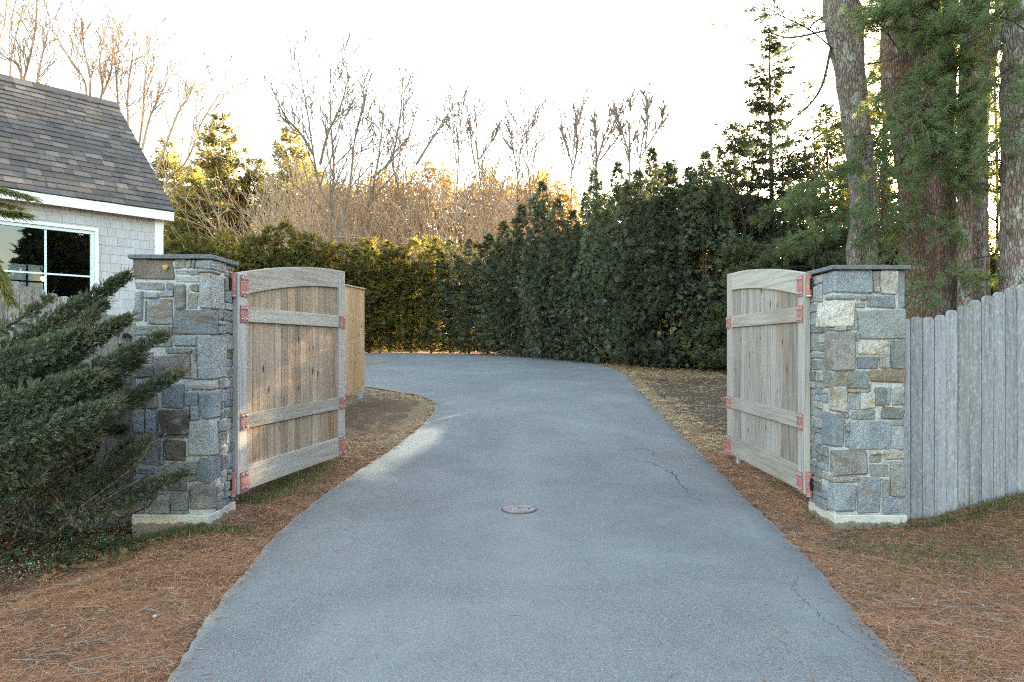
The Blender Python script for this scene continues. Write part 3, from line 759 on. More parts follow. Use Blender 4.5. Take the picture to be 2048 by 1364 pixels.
# ------------------------------------------------------------------ house at the left
HC = Vector((-5.65, 11.0, 0)); hd = Vector((.652, .758, 0)).normalized()
house = thing('house', 'grey shingled house with dark asphalt roof and white trim behind the old fence', 'house', (HC.x, HC.y, .4), math.atan2(hd.y, hd.x))
z0 = -.4   # local z = world z + z0
ZE = 3.70 + z0; PIT = math.radians(43); RUN = 2.47; LEN = 7.0; BR = 2 * RUN - .22
wx0, wx1 = -2.62, -.967    # window opening along the wall
wz0, wz1 = 1.62 + z0, 3.26 + z0
g = G()
g.box(-LEN, wx0, .0, .12, -.3, ZE - .1, .002); g.box(wx1, 0, .0, .12, -.3, ZE - .1, .002)
g.box(wx0, wx1, .0, .12, -.3, wz0, .002); g.box(wx0, wx1, .0, .12, wz1, ZE - .1, .002)
wall = g.build('front_wall', M_wshin[0], house)
for xe, nm in ((-.12, 'gable_wall'), (-LEN, 'gable_wall')):
    g = G(); g.prism([(.122, -.3), (BR - .122, -.3), (BR - .122, ZE - .1), (BR / 2, ZE - .1 + BR / 2 * math.tan(PIT) - .06), (.122, ZE - .1)], xe, xe + .118, Matrix(((0, 1, 0, 0), (1, 0, 0, 0), (0, 0, 1, 0), (0, 0, 0, 1))))
    g.build(nm, M_wshin[0], house)
g = G(); g.box(-LEN, 0, BR - .12, BR, -.3, ZE - .1, .002); g.build('back_wall', M_wshin[0], house)
# wall shingles, row by row
zr = 1.45 + z0; row = 0
while zr < ZE - .12:
    x = -2.75 + U(0, .1)
    while x < -.115:
        wv = U(.105, .2); x1 = min(x + wv, -.112)
        if -.112 - x1 < .05: x1 = -.112
        segs = [(x, x1)]
        if zr + .135 > wz0 - .07 and zr < wz1 + .06:
            if x1 > wx0 - .08 and x < wx1 + .078:
                segs = [(wx1 + .055, x1)] if x1 > wx1 + .1 else []
        for (a, b) in segs:
            g = G(); th = U(.006, .009)
            zt = min(zr + .132, ZE - .105)
            V = [(a + .002, -th, zr + U(-.002, .002)), (b - .002, -th, zr + U(-.002, .002)), (b - .002, -.0015, zr), (a + .002, -.0015, zr), (a + .002, -.004, zt), (b - .002, -.004, zt), (b - .002, -.001, zt), (a + .002, -.001, zt)]
            g.add(V, [[(0, 1, 5, 4), (1, 2, 6, 5), (3, 0, 4, 7), (0, 3, 2, 1), (4, 5, 6, 7), (2, 3, 7, 6)]]); g.build('wall_shingle', M_wshin[0], wall)
        x = x1
    zr += .135; row += 1
g = G(); g.box(-.108, .022, -.022, -.001, -.3, ZE - .1, .002); g.build('corner_board', M_white, house)
g = G(); g.box(.001, .02, .0, .11, -.3, ZE - .1, .002); g.build('corner_board', M_white, house)
# roof deck with its shingles
tl = math.tan(PIT); cs, sn = math.cos(PIT), math.sin(PIT)
EY = -.16
def roofT(side):   # maps (x, s up slope, h off slope) to house local
    if side > 0: return Matrix(((1, 0, 0, 0), (0, cs, -sn, EY), (0, sn, cs, ZE), (0, 0, 0, 1)))
    return Matrix(((-1, 0, 0, -LEN), (0, -cs, sn, 2 * RUN - .22 - EY), (0, sn, cs, ZE), (0, 0, 0, 1)))
SL = (RUN) / cs
RD_ = M_asph[0]
g = G(); g.box(-LEN - .15, .14, 0, SL, -.05, -.001, .002, 0, roofT(1))
T2 = Matrix(((1, 0, 0, 0), (0, -cs, sn, 2 * (EY + RUN) - EY), (0, sn, cs, ZE), (0, 0, 0, 1)))
g.box(-LEN - .15, .14, 0, SL - .05, -.05, -.001, .002, 0, T2)
roof = g.build('roof', RD_, house)
s = 0.0; r = 0; ex = .152
while s < SL - .05:
    x = .15
    while x > -3.6:
        wv = U(.10, .30); x1 = x - wv; hh = .006 + .010 * rng.random(); sj = U(-.004, .004)
        se = min(s + ex + .012, SL)
        T = roofT(1); a, b = x1 + .002, x - .002
        V = np.array([(a, s - .01 + sj, .001), (b, s - .01 + sj, .001), (b, s - .01 + sj, .005 + hh), (a, s - .01 + sj, .005 + hh), (a, se, .001), (b, se, .001), (b, se, .003), (a, se, .003)])
        g = G().add(xf(T, V), [[(0, 1, 2, 3), (3, 2, 6, 7), (1, 5, 6, 2), (0, 3, 7, 4), (4, 7, 6, 5), (0, 4, 5, 1)]])
        g.build('roof_shingle', M_asph[int(rng.choice(4, p=[.34, .28, .14, .24]))], roof); x = x1
    s += ex; r += 1
zr_ = ZE + RUN * tl
x = .16
while x > -4.2:
    g = G(); x1 = x - .27
    for sd in (1, -1):
        V = np.array([(x1 + .002, 0, .035 + .008 * rng.random()), (x, 0, .045), (x, -sd * .15, .045 - .15 * tl), (x1 + .002, -sd * .15, .035 - .15 * tl)]); V[:, 1] += EY + RUN; V[:, 2] += zr_ - .01
        g.add(V, [[(0, 1, 2, 3) if sd < 0 else (3, 2, 1, 0)]])
    g.build('ridge_cap', M_asph[int(rng.integers(0, 4))], roof); x = x1
g = G(); g.box(-LEN - .14, .13, EY - .0, EY + .025, ZE - .155, ZE - .012, .003); g.build('fascia', M_white, house)
g = G(); g.box(-LEN - .14, .125, EY + .027, -.002, ZE - .125, ZE - .105, .002); g.build('soffit', M_white, house)
g = G(); g.box(.118, .135, 0, SL, -.16, -.052, .002, 0, roofT(1)); g.build('rake_board', M_white, house)
# window
win = G(); win.box(wx1 + .001, wx1 + .05, -.024, .02, wz0 - .06, wz1 + .05, .003); win.box(wx0 - .05, wx0 - .001, -.024, .02, wz0 - .06, wz1 + .05, .003)
win.box(wx0, wx1, -.023, .02, wz1 + .001, wz1 + .049, .003); win.box(wx0, wx1, -.03, .02, wz0 - .06, wz0 - .001, .003)
win = win.build('window', M_white, house)
g = G(); g.box(wx1 - .05, wx1 - .001, .0, .05, wz0, wz1, .003); g.box(wx0 + .001, wx0 + .05, .0, .05, wz0, wz1, .003); g.box(wx0 + .051, wx1 - .051, .0, .05, wz1 - .05, wz1 - .001, .003); g.box(wx0 + .051, wx1 - .051, .0, .05, wz0 + .001, wz0 + .05, .003)
g.build('sash', M_sash, win)
xm = -1.591
for xx_ in (xm, xm - .62):
    g = G(); g.box(xx_ - .014, xx_ + .014, .012, .04, wz0 + .051, wz1 - .051, .003); g.build('muntin', M_sash, win)
for zz in (2.575 + z0, 2.02 + z0):
    g = G(); g.box(wx0 + .051, wx1 - .051, .014, .038, zz - .013, zz + .013, .003); g.build('muntin', M_sash, win)
g = G(); g.add([(wx0 + .04, .026, wz0 + .04), (wx1 - .04, .026, wz0 + .04), (wx1 - .04, .026, wz1 - .04), (wx0 + .04, .026, wz1 - .04)], [[(0, 1, 2, 3)]]); g.build('pane', M_glass, win)
# room behind the glass
g = G(); g.box(wx0 - 1.6, wx1 + .5, 3.0, 3.05, -.2, ZE - .2, .002); g.box(wx0 - 1.65, wx0 - 1.6, .13, 3.0, -.2, ZE - .2, .002); g.box(wx1 + .5, wx1 + .55, .13, 3.0, -.2, ZE - .2, .002)
g.box(wx0 - 1.6, wx1 + .5, .13, 3.0, ZE - .2, ZE - .16, .002); g.box(wx0 - 1.6, wx1 + .5, .13, 3.0, -.25, -.2, .002)
room = g.build('room', M_room, house)
g = G()
for k in range(8): g.box(-1.80, -1.36, 1.0 - .004 * (k % 2), 1.03, 1.35 + k * .13, 1.475 + k * .13, .004)
sid = g.build('inner_siding', m_plain('pale_interior_siding', (.62, .70, .72), .7, .3, 0, .05), house)
g = G(); g.box(-1.585, -1.565, .97, .99, 1.3, 2.37, .002); g.box(-1.80, -1.36, .968, .988, 2.12, 2.14, .002); g.build('black_bar', M_black, sid)
lb = G(); an = np.linspace(0, PI, 8)
lb.tube([(-1.40, .86, 2.17 + .04 * -math.cos(q)) for q in an], np.maximum(.002, .032 * np.sin(an)), 10); lamp = lb.build('lamp_bulb', M_bulb, house)
g = G(); g.tube([(-1.40, .86, 2.21), (-1.40, .86, 2.29)], .018, 8); g.tube([(-1.40, .86, 2.29), (-1.40, .98, 2.33)], .008, 6); g.build('lamp_arm', M_black, lamp)

# ------------------------------------------------------------------ neighbour house seen through the trees
nb = thing('house', 'pale neighbouring house with bluish roof glimpsed through the trees behind the gate', 'house', (17.5, 42, -.6), math.radians(-12))
g = G(); g.box(-4, 4, -3, 3, -2, 4.2, .01); g.build('wall', m_plain('pale_clapboard', (.62, .63, .64), .7, .3, 0, .05), nb)
g = G(); g.prism([(-3.5, 4.2), (3.5, 4.2), (0, 7.4)], -4.3, 4.3, Matrix(((0, 1, 0, 0), (1, 0, 0, 0), (0, 0, 1, 0), (0, 0, 0, 1)))); g.build('roof', m_plain('bluish_roof', (.30, .34, .38), .7, .4, 0, .1), nb)
for xx_ in (-2.6, -.5, 1.6):
    g = G(); g.box(xx_, xx_ + 1.0, -3.03, -2.98, 1.6, 3.1, .005); f_ = g.build('window', M_white, nb)
    g = G(); g.box(xx_ + .09, xx_ + .91, -3.05, -3.032, 1.69, 3.01, .002); g.build('pane', m_plain('dark_pane', (.03, .035, .04), .1, .6), f_)

# ================================================================== vegetation
def rot_basis(d):
    d = nz(d); up = np.array([0, 0, 1.0]) if abs(d[2]) < .95 else np.array([1.0, 0, 0])
    a = nz(np.cross(d, up)); b = np.cross(a, d); return a, b
def smooth_path(P, n):
    P = np.asarray(P, float); t = np.linspace(0, 1, len(P)); q = np.linspace(0, 1, n)
    if len(P) < 3: return np.stack([np.interp(q, t, P[:, k]) for k in range(3)], 1)
    out = np.zeros((n, 3))                     # Catmull-Rom
    E = np.concatenate([[2 * P[0] - P[1]], P, [2 * P[-1] - P[-2]]])
    for i_, u in enumerate(q * (len(P) - 1)):
        k = min(int(u), len(P) - 2); f = u - k; p0, p1, p2, p3 = E[k:k + 4]
        out[i_] = .5 * ((2 * p1) + (-p0 + p2) * f + (2 * p0 - 5 * p1 + 4 * p2 - p3) * f * f + (-p0 + 3 * p1 - 3 * p2 + p3) * f ** 3)
    return out
# lines of sight to the low sun that the foliage leaves open (they let the few sun patches through)
SHAFTS = [((-2.22, 7.55, 1.45), .22), ((-2.26, 7.4, 1.15), .2), ((-2.5, 6.35, .32), .16), ((-2.45, 6.5, .85), .16), ((-1.16, 10.6, .36), .26), ((-1.3, 10.2, .33), .22), ((-2.53, 5.8, .5), .05)]
def keep(P):
    P = np.asarray(P); ok = np.ones(len(P), bool); sv = np.array(S)
    hit = rng.random(len(P)) < .95
    for o_, r in SHAFTS:
        d = P - np.array(o_); t = d @ sv; ok &= ~((np.linalg.norm(d - t[:, None] * sv, axis=1) < r + .08 + .003 * t) & (t > 0) & hit)
    return ok

# ---- arborvitae: prototypes share mesh data
def arbor_mesh(H, R, nspray, leaf, seed, base=.15, fan=11, size=.15, tip=1.0, ragged=.18, place=None):
    global rng
    keep_rng = rng; rng = np.random.default_rng(seed)
    n = nspray
    ns = 6; wt = np.array([1.2, .8, .75, .7, .65, .6]); sid = rng.choice(ns, n, p=wt / wt.sum())
    hs = np.array([1.0, U(.84, .95), U(.76, .92), U(.68, .88), U(.6, .85), U(.4, .7)]); oa = rng.random() * 6.28 + np.arange(ns) * 2.4; orad = np.array([.12, .5, .6, .62, .66, .7]) * R
    rs = np.array([.66, .60, .58, .56, .56, .56]) * R * U(.85, 1.15, ns)
    u = rng.random(n) ** .85; z = base + u * (H * hs[sid] - base)
    prof = np.clip(np.minimum(1.0, .62 + u * 1.6) * np.clip((1 - u) / .38, 0, 1) ** (.62 * tip), .03, 1)
    th = rng.random(n) * 2 * PI
    lob = 1 + ragged * np.sin(th * 3 + z * 1.7 + seed + sid) * np.cos(z * 2.9 - th * 2 + seed * 2) + .16 * np.sin(th * 5 + z * 4.3 + seed) * np.sin(z * 3.1 + seed)
    rad = rs[sid] * prof * lob * (1 - .55 * rng.random(n) ** 2.2)
    ow = np.clip(1.15 - u * .3, 0, 1)
    P = np.stack([rad * np.cos(th) + orad[sid] * np.cos(oa[sid]) * ow, rad * np.sin(th) + orad[sid] * np.sin(oa[sid]) * ow, z], 1)
    void = (np.sin(P[:, 0] * 3.1 + P[:, 2] * 2.2 + seed) * np.sin(P[:, 1] * 3.7 - P[:, 2] * 3.1 + seed * 3) > .5) & (rng.random(n) < .8)
    P[void, :2] *= .55
    out = np.stack([np.cos(th), np.sin(th), np.zeros(n)], 1)
    D = nz(out * .8 + np.array([0, 0, .35]) + rng.normal(size=(n, 3)) * .5)
    D[:, 2] -= .35 * (rng.random(n) < .45)
    D = nz(D)
    if place is not None:
        x_, y_, z_, a_, s_ = place; Wp = np.stack([P[:, 0] * s_[0] * math.cos(a_) - P[:, 1] * s_[1] * math.sin(a_) + x_, P[:, 0] * s_[0] * math.sin(a_) + P[:, 1] * s_[1] * math.cos(a_) + y_, P[:, 2] * s_[2] + z_], 1)
        ok = keep(Wp); P = P[ok]; D = D[ok]; out = out[ok]; n = len(P)
    Nn = out * .5 + np.array([0, 0, .75]) + rnd3(n) * .6; Nn = nz(Nn - D * (D * Nn).sum(1)[:, None])
    Sd = np.cross(D, Nn)
    g = G(); ls = size * U(.55, 1.35, n)
    for k in range(fan):
        f = (k / (fan - 1) - .5) * 2
        d = nz(D + Sd * f * .95 + rng.normal(size=(n, 3)) * .12)
        g.kites(P + D * (ls * (.25 - .2 * abs(f)))[:, None], d, Nn, ls * (1 - .3 * abs(f)) * U(.7, 1.25, n), ls * .125)
    me = g.mesh('arborvitae_crown', leaf)
    tg = G()
    for k in range(2):
        a = rng.random() * 6.28
        tg.tube([(0, 0, -.2), (.05 * math.cos(a), .05 * math.sin(a), H * .4), (.08 * math.cos(a), .08 * math.sin(a), H * .85)], [.05, .04, .01], 5)
    for k in range(60):
        zz = U(.1, H * .75); a = U(0, 6.28); r = R * U(.4, .8)
        tg.tube([(0, 0, zz), (r * .6 * math.cos(a), r * .6 * math.sin(a), zz + .1), (r * math.cos(a), r * math.sin(a), zz + U(.1, .4))], [.012, .008, .003], 3, False)
    tm = tg.mesh('arborvitae_trunk', B_dark)
    rng = keep_rng
    return me, tm
AV = [arbor_mesh(6.0, .78, 3900, L_arbor, 11 + k, ragged=.24 + .05 * k, size=.16, tip=1.35) for k in range(5)]
AG = [arbor_mesh(4.6, .85, 2900, L_gold, 31 + k, size=.19, tip=.6, ragged=.25) for k in range(3)]
def arborvitae(x, y, top, pro, label, group, ws=1.0, own=None):
    zb = float(gh(x, y)); H0 = 6.0 if pro in AV else 4.6
    rz = U(0, 6.28)
    t = thing('arborvitae', label, 'hedge tree', (x, y, zb - .05), rz, group)
    s = (top - zb) / H0
    sc = (ws * U(.92, 1.1), ws * U(.92, 1.1), s)
    if own is not None: pro = arbor_mesh(6.0, .78, 3900, L_arbor, 60 + own, ragged=.30, size=.16, tip=1.35, place=(x, y, zb - .05, rz, sc))
    for me, nm in zip(pro, ('crown', 'trunk')):
        o = bpy.data.objects.new(nm, me); put(o, t); o.scale = sc
    return t
HG = 'arborvitae hedge along the far side of the driveway'
DK = [(1008, 442, 25.2, 1.0), (1040, 410, 24.3, .9), (1082, 362, 23.2, .8), (1118, 396, 22.4, .9), (1150, 420, 21.8, .9), (1172, 386, 21.2, .7), (1191, 336, 20.7, .72), (1238, 322, 20.0, .9), (1274, 334, 19.2, .95),
      (1308, 297, 18.7, .9), (1344, 318, 18.4, .9), (1374, 332, 18.2, .9), (1409, 302, 18.1, .9), (1436, 356, 18.3, .75)]
ORD = ['first', 'second', 'third', 'fourth', 'fifth', 'sixth', 'seventh', 'eighth', 'ninth', 'tenth', 'eleventh', 'twelfth', 'thirteenth', 'fourteenth']
for k, (px, py, Yd, ws) in enumerate(DK):
    x = (px - 1024) / F * Yd; lab = 'dark green arborvitae, %s from the right end of the tall hedge front' % ORD[13 - k]
    if k == 9: lab = 'tallest dark arborvitae, bulging furthest towards the driveway bend'
    if k == 2: lab = 'slim arborvitae with a pointed tip standing above its neighbours mid hedge'
    if k == 13: lab = 'thin arborvitae at the right end of the hedge beside the greyer gate'
    arborvitae(x, Yd, CH - (py - HOR) / F * Yd, AV[k % 5], lab, HG, ws, k if k >= 8 else None)
for k in range(9):   # second row behind, closes the gaps
    px = 1075 + k * 44; Yd = [25.8, 24.6, 23.6, 22.8, 22, 21.3, 20.6, 20.2, 20][k]
    arborvitae((px - 1024) / F * Yd, Yd, CH - ([470, 455, 450, 450, 430, 405, 395, 390, 400][k] - HOR) / F * Yd, AV[(k + 2) % 5], 'arborvitae in the second row, showing between the front hedge trees', 'second row of the hedge', 1.0, 20 + k if k >= 5 else None)
LF = [(338, 482, 28.0), (378, 468, 28.2), (416, 478, 28.1), (455, 458, 28.3), (496, 472, 28.2), (538, 452, 28.2), (578, 446, 28.4), (616, 466, 28.2), (655, 484, 28.2), (697, 486, 28.1), (738, 478, 28.1),
      (780, 484, 28.0), (822, 478, 28.0), (862, 474, 27.8), (900, 476, 27.6), (938, 478, 27.0), (975, 468, 26.2)]
for k, (px, py, Yd) in enumerate(LF):
    x = (px - 1024) / F * Yd
    lab = 'low olive arborvitae with golden sunlit top, %s in the hedge counted from the house corner' % ORD[k] if px < 800 else 'low dark arborvitae at mid hedge, %s to the right of the golden topped ones' % ORD[k - 12]
    if px == 578: lab = 'sunlit golden arborvitae rising slightly above the low hedge behind the left gate'
    arborvitae(x, Yd, CH - (py - HOR) / F * Yd, AG[k % 3] if px < 900 else AV[k % 5], lab, HG, 1.06)

# ---- bare trees
def grow(g, p, d, L, r, lev, maxlev, up=.25, wander=.22, nb=(6, 5, 3), k0=5, ang=(25, 55), thin=.0035):
    n = 5 if lev == 0 else 4
    pts = [np.array(p, float)]; d = nz(np.array(d, float))
    for i_ in range(n):
        d = nz(d + rng.normal(size=3) * wander * .5 + np.array([0, 0, up * .3])); pts.append(pts[-1] + d * L / n)
    rr = np.linspace(r, max(r * .35, thin), n + 1)
    g.tube(pts, rr, max(3, k0 - lev), False)
    if lev >= maxlev: return
    kids(g, np.array(pts), rr, L, lev, maxlev, up, wander, nb, k0, ang, thin)
def kids(g, pts, rr, L, lev, maxlev, up, wander, nb, k0, ang, thin, lo=.25):
    m = nb[min(lev, len(nb) - 1)]
    for c in range(m):
        f = lo + (1 - lo) * (c + rng.random()) / m; q = f * (len(pts) - 1); i_ = min(int(q), len(pts) - 2); fr = q - i_
        p = pts[i_] * (1 - fr) + pts[i_ + 1] * fr; d = nz(pts[i_ + 1] - pts[i_]); a, b = rot_basis(d)
        az = rng.random() * 6.28; an = math.radians(U(*ang))
        nd = d * math.cos(an) + (a * math.cos(az) + b * math.sin(az)) * math.sin(an)
        r_ = (rr[i_] * (1 - fr) + rr[i_ + 1] * fr) * U(.4, .6)
        grow(g, p, nd, L * U(.35, .6) * (1.15 - .5 * f), max(r_, thin), lev + 1, maxlev, up, wander, nb, k0, ang, thin)
def bare_tree(name, label, stems, Yd, r0, group=None, mat=None, nb=(7, 5, 3), maxlev=2, up=.35, cat='bare tree', thin=.021, lo=.25, dj=.8):
    mat = mat or B_twig
    base = at(stems[0][0][0], stems[0][0][1], Yd); zb = float(gh(base.x, Yd))
    t = thing(name, label, cat, (base.x, Yd, zb), 0, group)
    o_ = np.array(t.location); tg = G(); bg_ = G()
    for s_ in stems:
        P = []; yo = 0
        for k, q in enumerate(s_):
            P.append(np.array(at(q[0], q[1], Yd + yo))); yo += U(-dj, dj)
        if s_[0][1] > 380 and P[0][2] > zb: P = [np.array([base.x * .5 + P[0][0] * .5, Yd, zb - .1])] + P
        n = 14; pts = smooth_path(P, n) - o_
        L = np.linalg.norm(np.diff(pts, axis=0), axis=1).sum(); rr = np.linspace(r0, thin * 1.5, n)
        tg.tube(pts, rr, 6, False)
        kids(bg_, pts, rr, L * .55, 1, maxlev, up, .25, (nb[0] + 4,) + nb, 5, (25, 55), thin, lo) if False else kids(bg_, pts, rr, L * .5, 0, maxlev, up, .25, nb, 5, (22, 52), thin, lo)
    tg.build('trunk', mat, t); bg_.build('branches', mat, t)['kind'] = 'stuff'
    return t
BT = 'leafless trees behind the hedge'
bare_tree('bare_tree', 'tall leafless tree with forked pale stems above the hedge, left of centre', [[(677, 468), (639, 373), (625, 295), (614, 218), (595, 120)], [(627, 310), (600, 265), (573, 236), (541, 172)], [(660, 470), (668, 345), (664, 282), (660, 190), (662, 125)], [(686, 464), (702, 355), (709, 282), (733, 180)], [(640, 330), (655, 270), (680, 215), (700, 150)]], 36, .085, None, B_twig, (15, 6, 3))
bare_tree('bare_tree', 'wide leafless tree right of the forked one, limbs leaning right', [[(723, 473), (745, 380), (759, 300), (768, 225)], [(745, 355), (782, 318), (800, 236), (806, 150)], [(810, 470), (785, 320), (815, 280), (836, 205)], [(832, 330), (873, 264), (907, 212)]], 37, .075, None, B_twig, (15, 6, 3))
bare_tree('bare_tree', 'leafless tree with many upright stems beyond the right end of the house roof', [[(275, 470), (256, 246), (258, 164), (265, 113), (270, 55)], [(258, 300), (240, 235), (232, 150), (226, 80)], [(284, 300), (300, 235), (321, 190), (352, 125)], [(270, 340), (285, 240), (290, 160), (300, 95)], [(300, 380), (350, 240), (372, 200), (392, 155)], [(320, 400), (375, 320), (403, 246), (445, 180)]], 26, .055, None, B_twigl, (16, 7, 4), thin=.0125)
bare_tree('bare_tree', 'leafless tree rising behind the middle of the house roof', [[(185, 420), (174, 200), (164, 152), (131, 106), (104, 55)], [(178, 230), (180, 160), (168, 95), (165, 50)], [(186, 240), (205, 180), (200, 120), (212, 60)], [(190, 220), (215, 165), (225, 120), (226, 55)]], 25, .05, None, B_twigl, (16, 6, 4), thin=.0120)
bare_tree('bare_tree', 'leafless tree at the far left behind the house roof', [[(40, 420), (20, 180), (28, 90), (48, 10)], [(30, 200), (50, 150), (70, 60), (75, -40)], [(60, 300), (75, 160), (85, 110), (100, 50)], [(10, 220), (-10, 120), (10, 40), (14, -60)], [(50, 260), (40, 140), (0, 105), (-30, 40)]], 24, .055, None, B_twigl, (16, 6, 4), thin=.0118)
SG = 'slender leafless saplings behind the hedge'
for k, (st, Yd, lab) in enumerate([
    ([[(908, 480), (917, 308), (909, 228)], [(914, 330), (905, 270), (896, 240)]], 33, 'thin leafless sapling in front of the glowing wood, left of three'),
    ([[(970, 470), (955, 308), (953, 245)], [(957, 320), (985, 280), (1000, 255)], [(950, 330), (942, 280), (940, 250)]], 33, 'thin leafless sapling between two others above the middle of the hedge'),
    ([[(1032, 450), (1040, 308), (1049, 250)], [(1036, 360), (1025, 290), (1015, 240)], [(1060, 430), (1056, 330), (1052, 255)]], 32, 'leafless sapling with several stems above the hedge centre'),
    ([[(1142, 440), (1144, 329), (1157, 222)], [(1146, 340), (1155, 290), (1150, 225)], [(1145, 330), (1128, 280), (1122, 255)]], 28, 'dark leafless sapling standing alone against white sky'),
    ([[(1193, 400), (1195, 320), (1220, 240)], [(1200, 320), (1235, 275), (1242, 255)], [(1192, 340), (1192, 270), (1188, 235)]], 26, 'leafless sapling leaning right behind the slim hedge trees'),
    ([[(1259, 380), (1259, 300), (1260, 195)], [(1259, 310), (1240, 250), (1228, 222)]], 25, 'straight leafless sapling poking out of the hedge top'),
    ([[(1280, 380), (1282, 300), (1300, 200)], [(1284, 310), (1320, 250), (1330, 215)], [(1290, 300), (1295, 240), (1290, 190)]], 25, 'leafless sapling above the tallest hedge tree')]):
    bare_tree('sapling', lab, st, Yd, .036, SG, B_twig, (16, 5, 3), 2, .6, 'bare sapling', .017, .3, .3)
# pale twiggy thicket behind the low hedge
thb = G()
for k in range(190):
    px = U(560, 1110); Yd = U(36, 60); p = at(px, 500, Yd); zb = float(gh(p.x, Yd)); hgt = (U(340, 440) - HOR) / F * -Yd + CH - zb
    if hgt < 1: continue
    d = np.array([U(-.35, .35), U(-.3, .3), 1.0])
    grow(thb, (p.x, Yd, zb), d, hgt * U(.75, 1.05), .042, 0, 2, .3, .3, (10, 5, 3), 4, (20, 48), .013)
tag(thb.build('twig_thicket', B_twigl), 'pale leafless thicket glowing in low sun behind the low hedge', 'thicket', None, 'stuff')

# ---- conifers with crowns of needle clumps
def conifer(name, label, px, py_top, Yd, R, leaf, bark, n_wh, per, clump, fan, size, group=None, r0=.16, z_lo=.12, droop=-.1, lean=0, cat='conifer', shape=1.0, wid=.2, gap=0.0, sub=1.0, zclip=None, wk=.16):
    x = (px - 1024) / F * Yd; zb = float(gh(x, Yd)); H = CH - (py_top - HOR) / F * Yd - zb
    t = thing(name, label, cat, (x, Yd, zb), 0, group)
    tg = G(); m = 12
    tp = np.stack([np.linspace(0, lean, m) + .05 * np.sin(np.linspace(0, 5, m)), .05 * np.cos(np.linspace(0, 4, m)), np.linspace(-.2, H, m)], 1)
    tg.tube(tp, np.linspace(r0, .012, m), 8)
    bg_ = G(); P = []; D = []; Bn = []
    for i_ in range(n_wh):
        f = z_lo + (1 - z_lo) * (i_ + U(0, .6)) / n_wh
        if f > .99: continue
        rad = R * (1 - f) ** shape * U(.8, 1.15) + .12
        nbr = max(3, int(per * (1 - .4 * f)))
        for b_ in range(nbr):
            if rng.random() < gap: continue
            az = (b_ + U(-.3, .3)) * 2 * PI / nbr + i_ * .8; zz = f * H + U(-.12, .12); L = rad * U(.55, 1.1)
            dirv = np.array([math.cos(az), math.sin(az), droop + .35 * f + U(-.1, .1)])
            q = np.array([np.interp(zz, tp[:, 2], tp[:, 0]), np.interp(zz, tp[:, 2], tp[:, 1]), zz])
            tpts = [q + dirv * L * u_ + np.array([0, 0, .18 * L * u_ * u_]) for u_ in (0, .35, .7, 1)]
            bg_.tube(tpts, np.array([.02, .014, .009, .004]) * (.6 + .5 * L / 2), 4, False)
            k = max(2, int(L * clump))
            us = U(.18, 1.02, k); base = q + dirv * (L * us)[:, None] + np.array([0, 0, 1]) * (.18 * L * us * us)[:, None]
            sidev = nz(np.cross(dirv, [0, 0, 1])); off = (rng.random(k) - .5) * 2 * (L * wid * (1.15 - us))
            P.append(base + sidev * off[:, None] + np.array([0, 0, -.10]) * np.abs(off)[:, None] + rng.normal(size=(k, 3)) * .05 * sub)
            D.append(nz(dirv * .7 + sidev * (np.sign(off) * .7)[:, None] + rng.normal(size=(k, 3)) * .3))
    if P:
        P = np.concatenate(P); D = np.concatenate(D)
    o_ = np.array(t.location)
    ok = keep(P + o_); P = P[ok]; D = D[ok]; n = len(P)
    g = G(); Nn = nz(np.cross(D, rnd3(n))); Sd = np.cross(D, Nn); ls = size * U(.7, 1.3, n)
    for k in range(fan):
        a = rng.random(n) * 6.28; sp_ = U(.2, .95, n)
        d = nz(D + (Sd * np.cos(a)[:, None] + Nn * np.sin(a)[:, None]) * sp_[:, None])
        g.kites(P, d, rnd3(n), ls * U(.7, 1.1, n), ls * wk)
    tg.build('trunk', bark, t); bg_.build('branches', bark, t)['kind'] = 'stuff'; g.build('crown', leaf, t)
    return t
# sunlit pines far left, beyond the low hedge
FP = 'tall sunlit evergreens beyond the left half of the hedge'
for (px, py, Yd, R, lab) in [(440, 232, 60, 5.4, 'tallest golden evergreen, just right of the house roof'), (583, 256, 58, 5.0, 'golden evergreen with a double top left of the forked bare tree'), (335, 285, 66, 5.4, 'golden evergreen partly hidden by the house roof edge'),
                             (510, 318, 62, 4.6, 'shorter evergreen between the two tall golden ones'), (640, 340, 56, 3.2, 'low golden evergreen behind the forked bare tree'), (385, 330, 68, 4.4, 'low evergreen between the roof edge and the tallest golden evergreen')]:
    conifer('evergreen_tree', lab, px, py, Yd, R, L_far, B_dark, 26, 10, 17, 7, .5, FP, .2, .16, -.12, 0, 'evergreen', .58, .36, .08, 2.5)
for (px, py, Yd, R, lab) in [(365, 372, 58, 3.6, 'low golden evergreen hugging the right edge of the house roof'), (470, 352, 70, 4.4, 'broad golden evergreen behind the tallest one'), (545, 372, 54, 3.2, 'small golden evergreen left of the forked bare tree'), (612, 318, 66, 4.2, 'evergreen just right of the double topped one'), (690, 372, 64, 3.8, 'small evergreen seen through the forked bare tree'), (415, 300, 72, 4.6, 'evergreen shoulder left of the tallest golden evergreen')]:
    conifer('evergreen_tree', lab, px, py, Yd, R, L_far, B_dark, 22, 10, 17, 7, .5, FP, .2, .12, -.12, 0, 'evergreen', .6, .36, .1, 2.5)
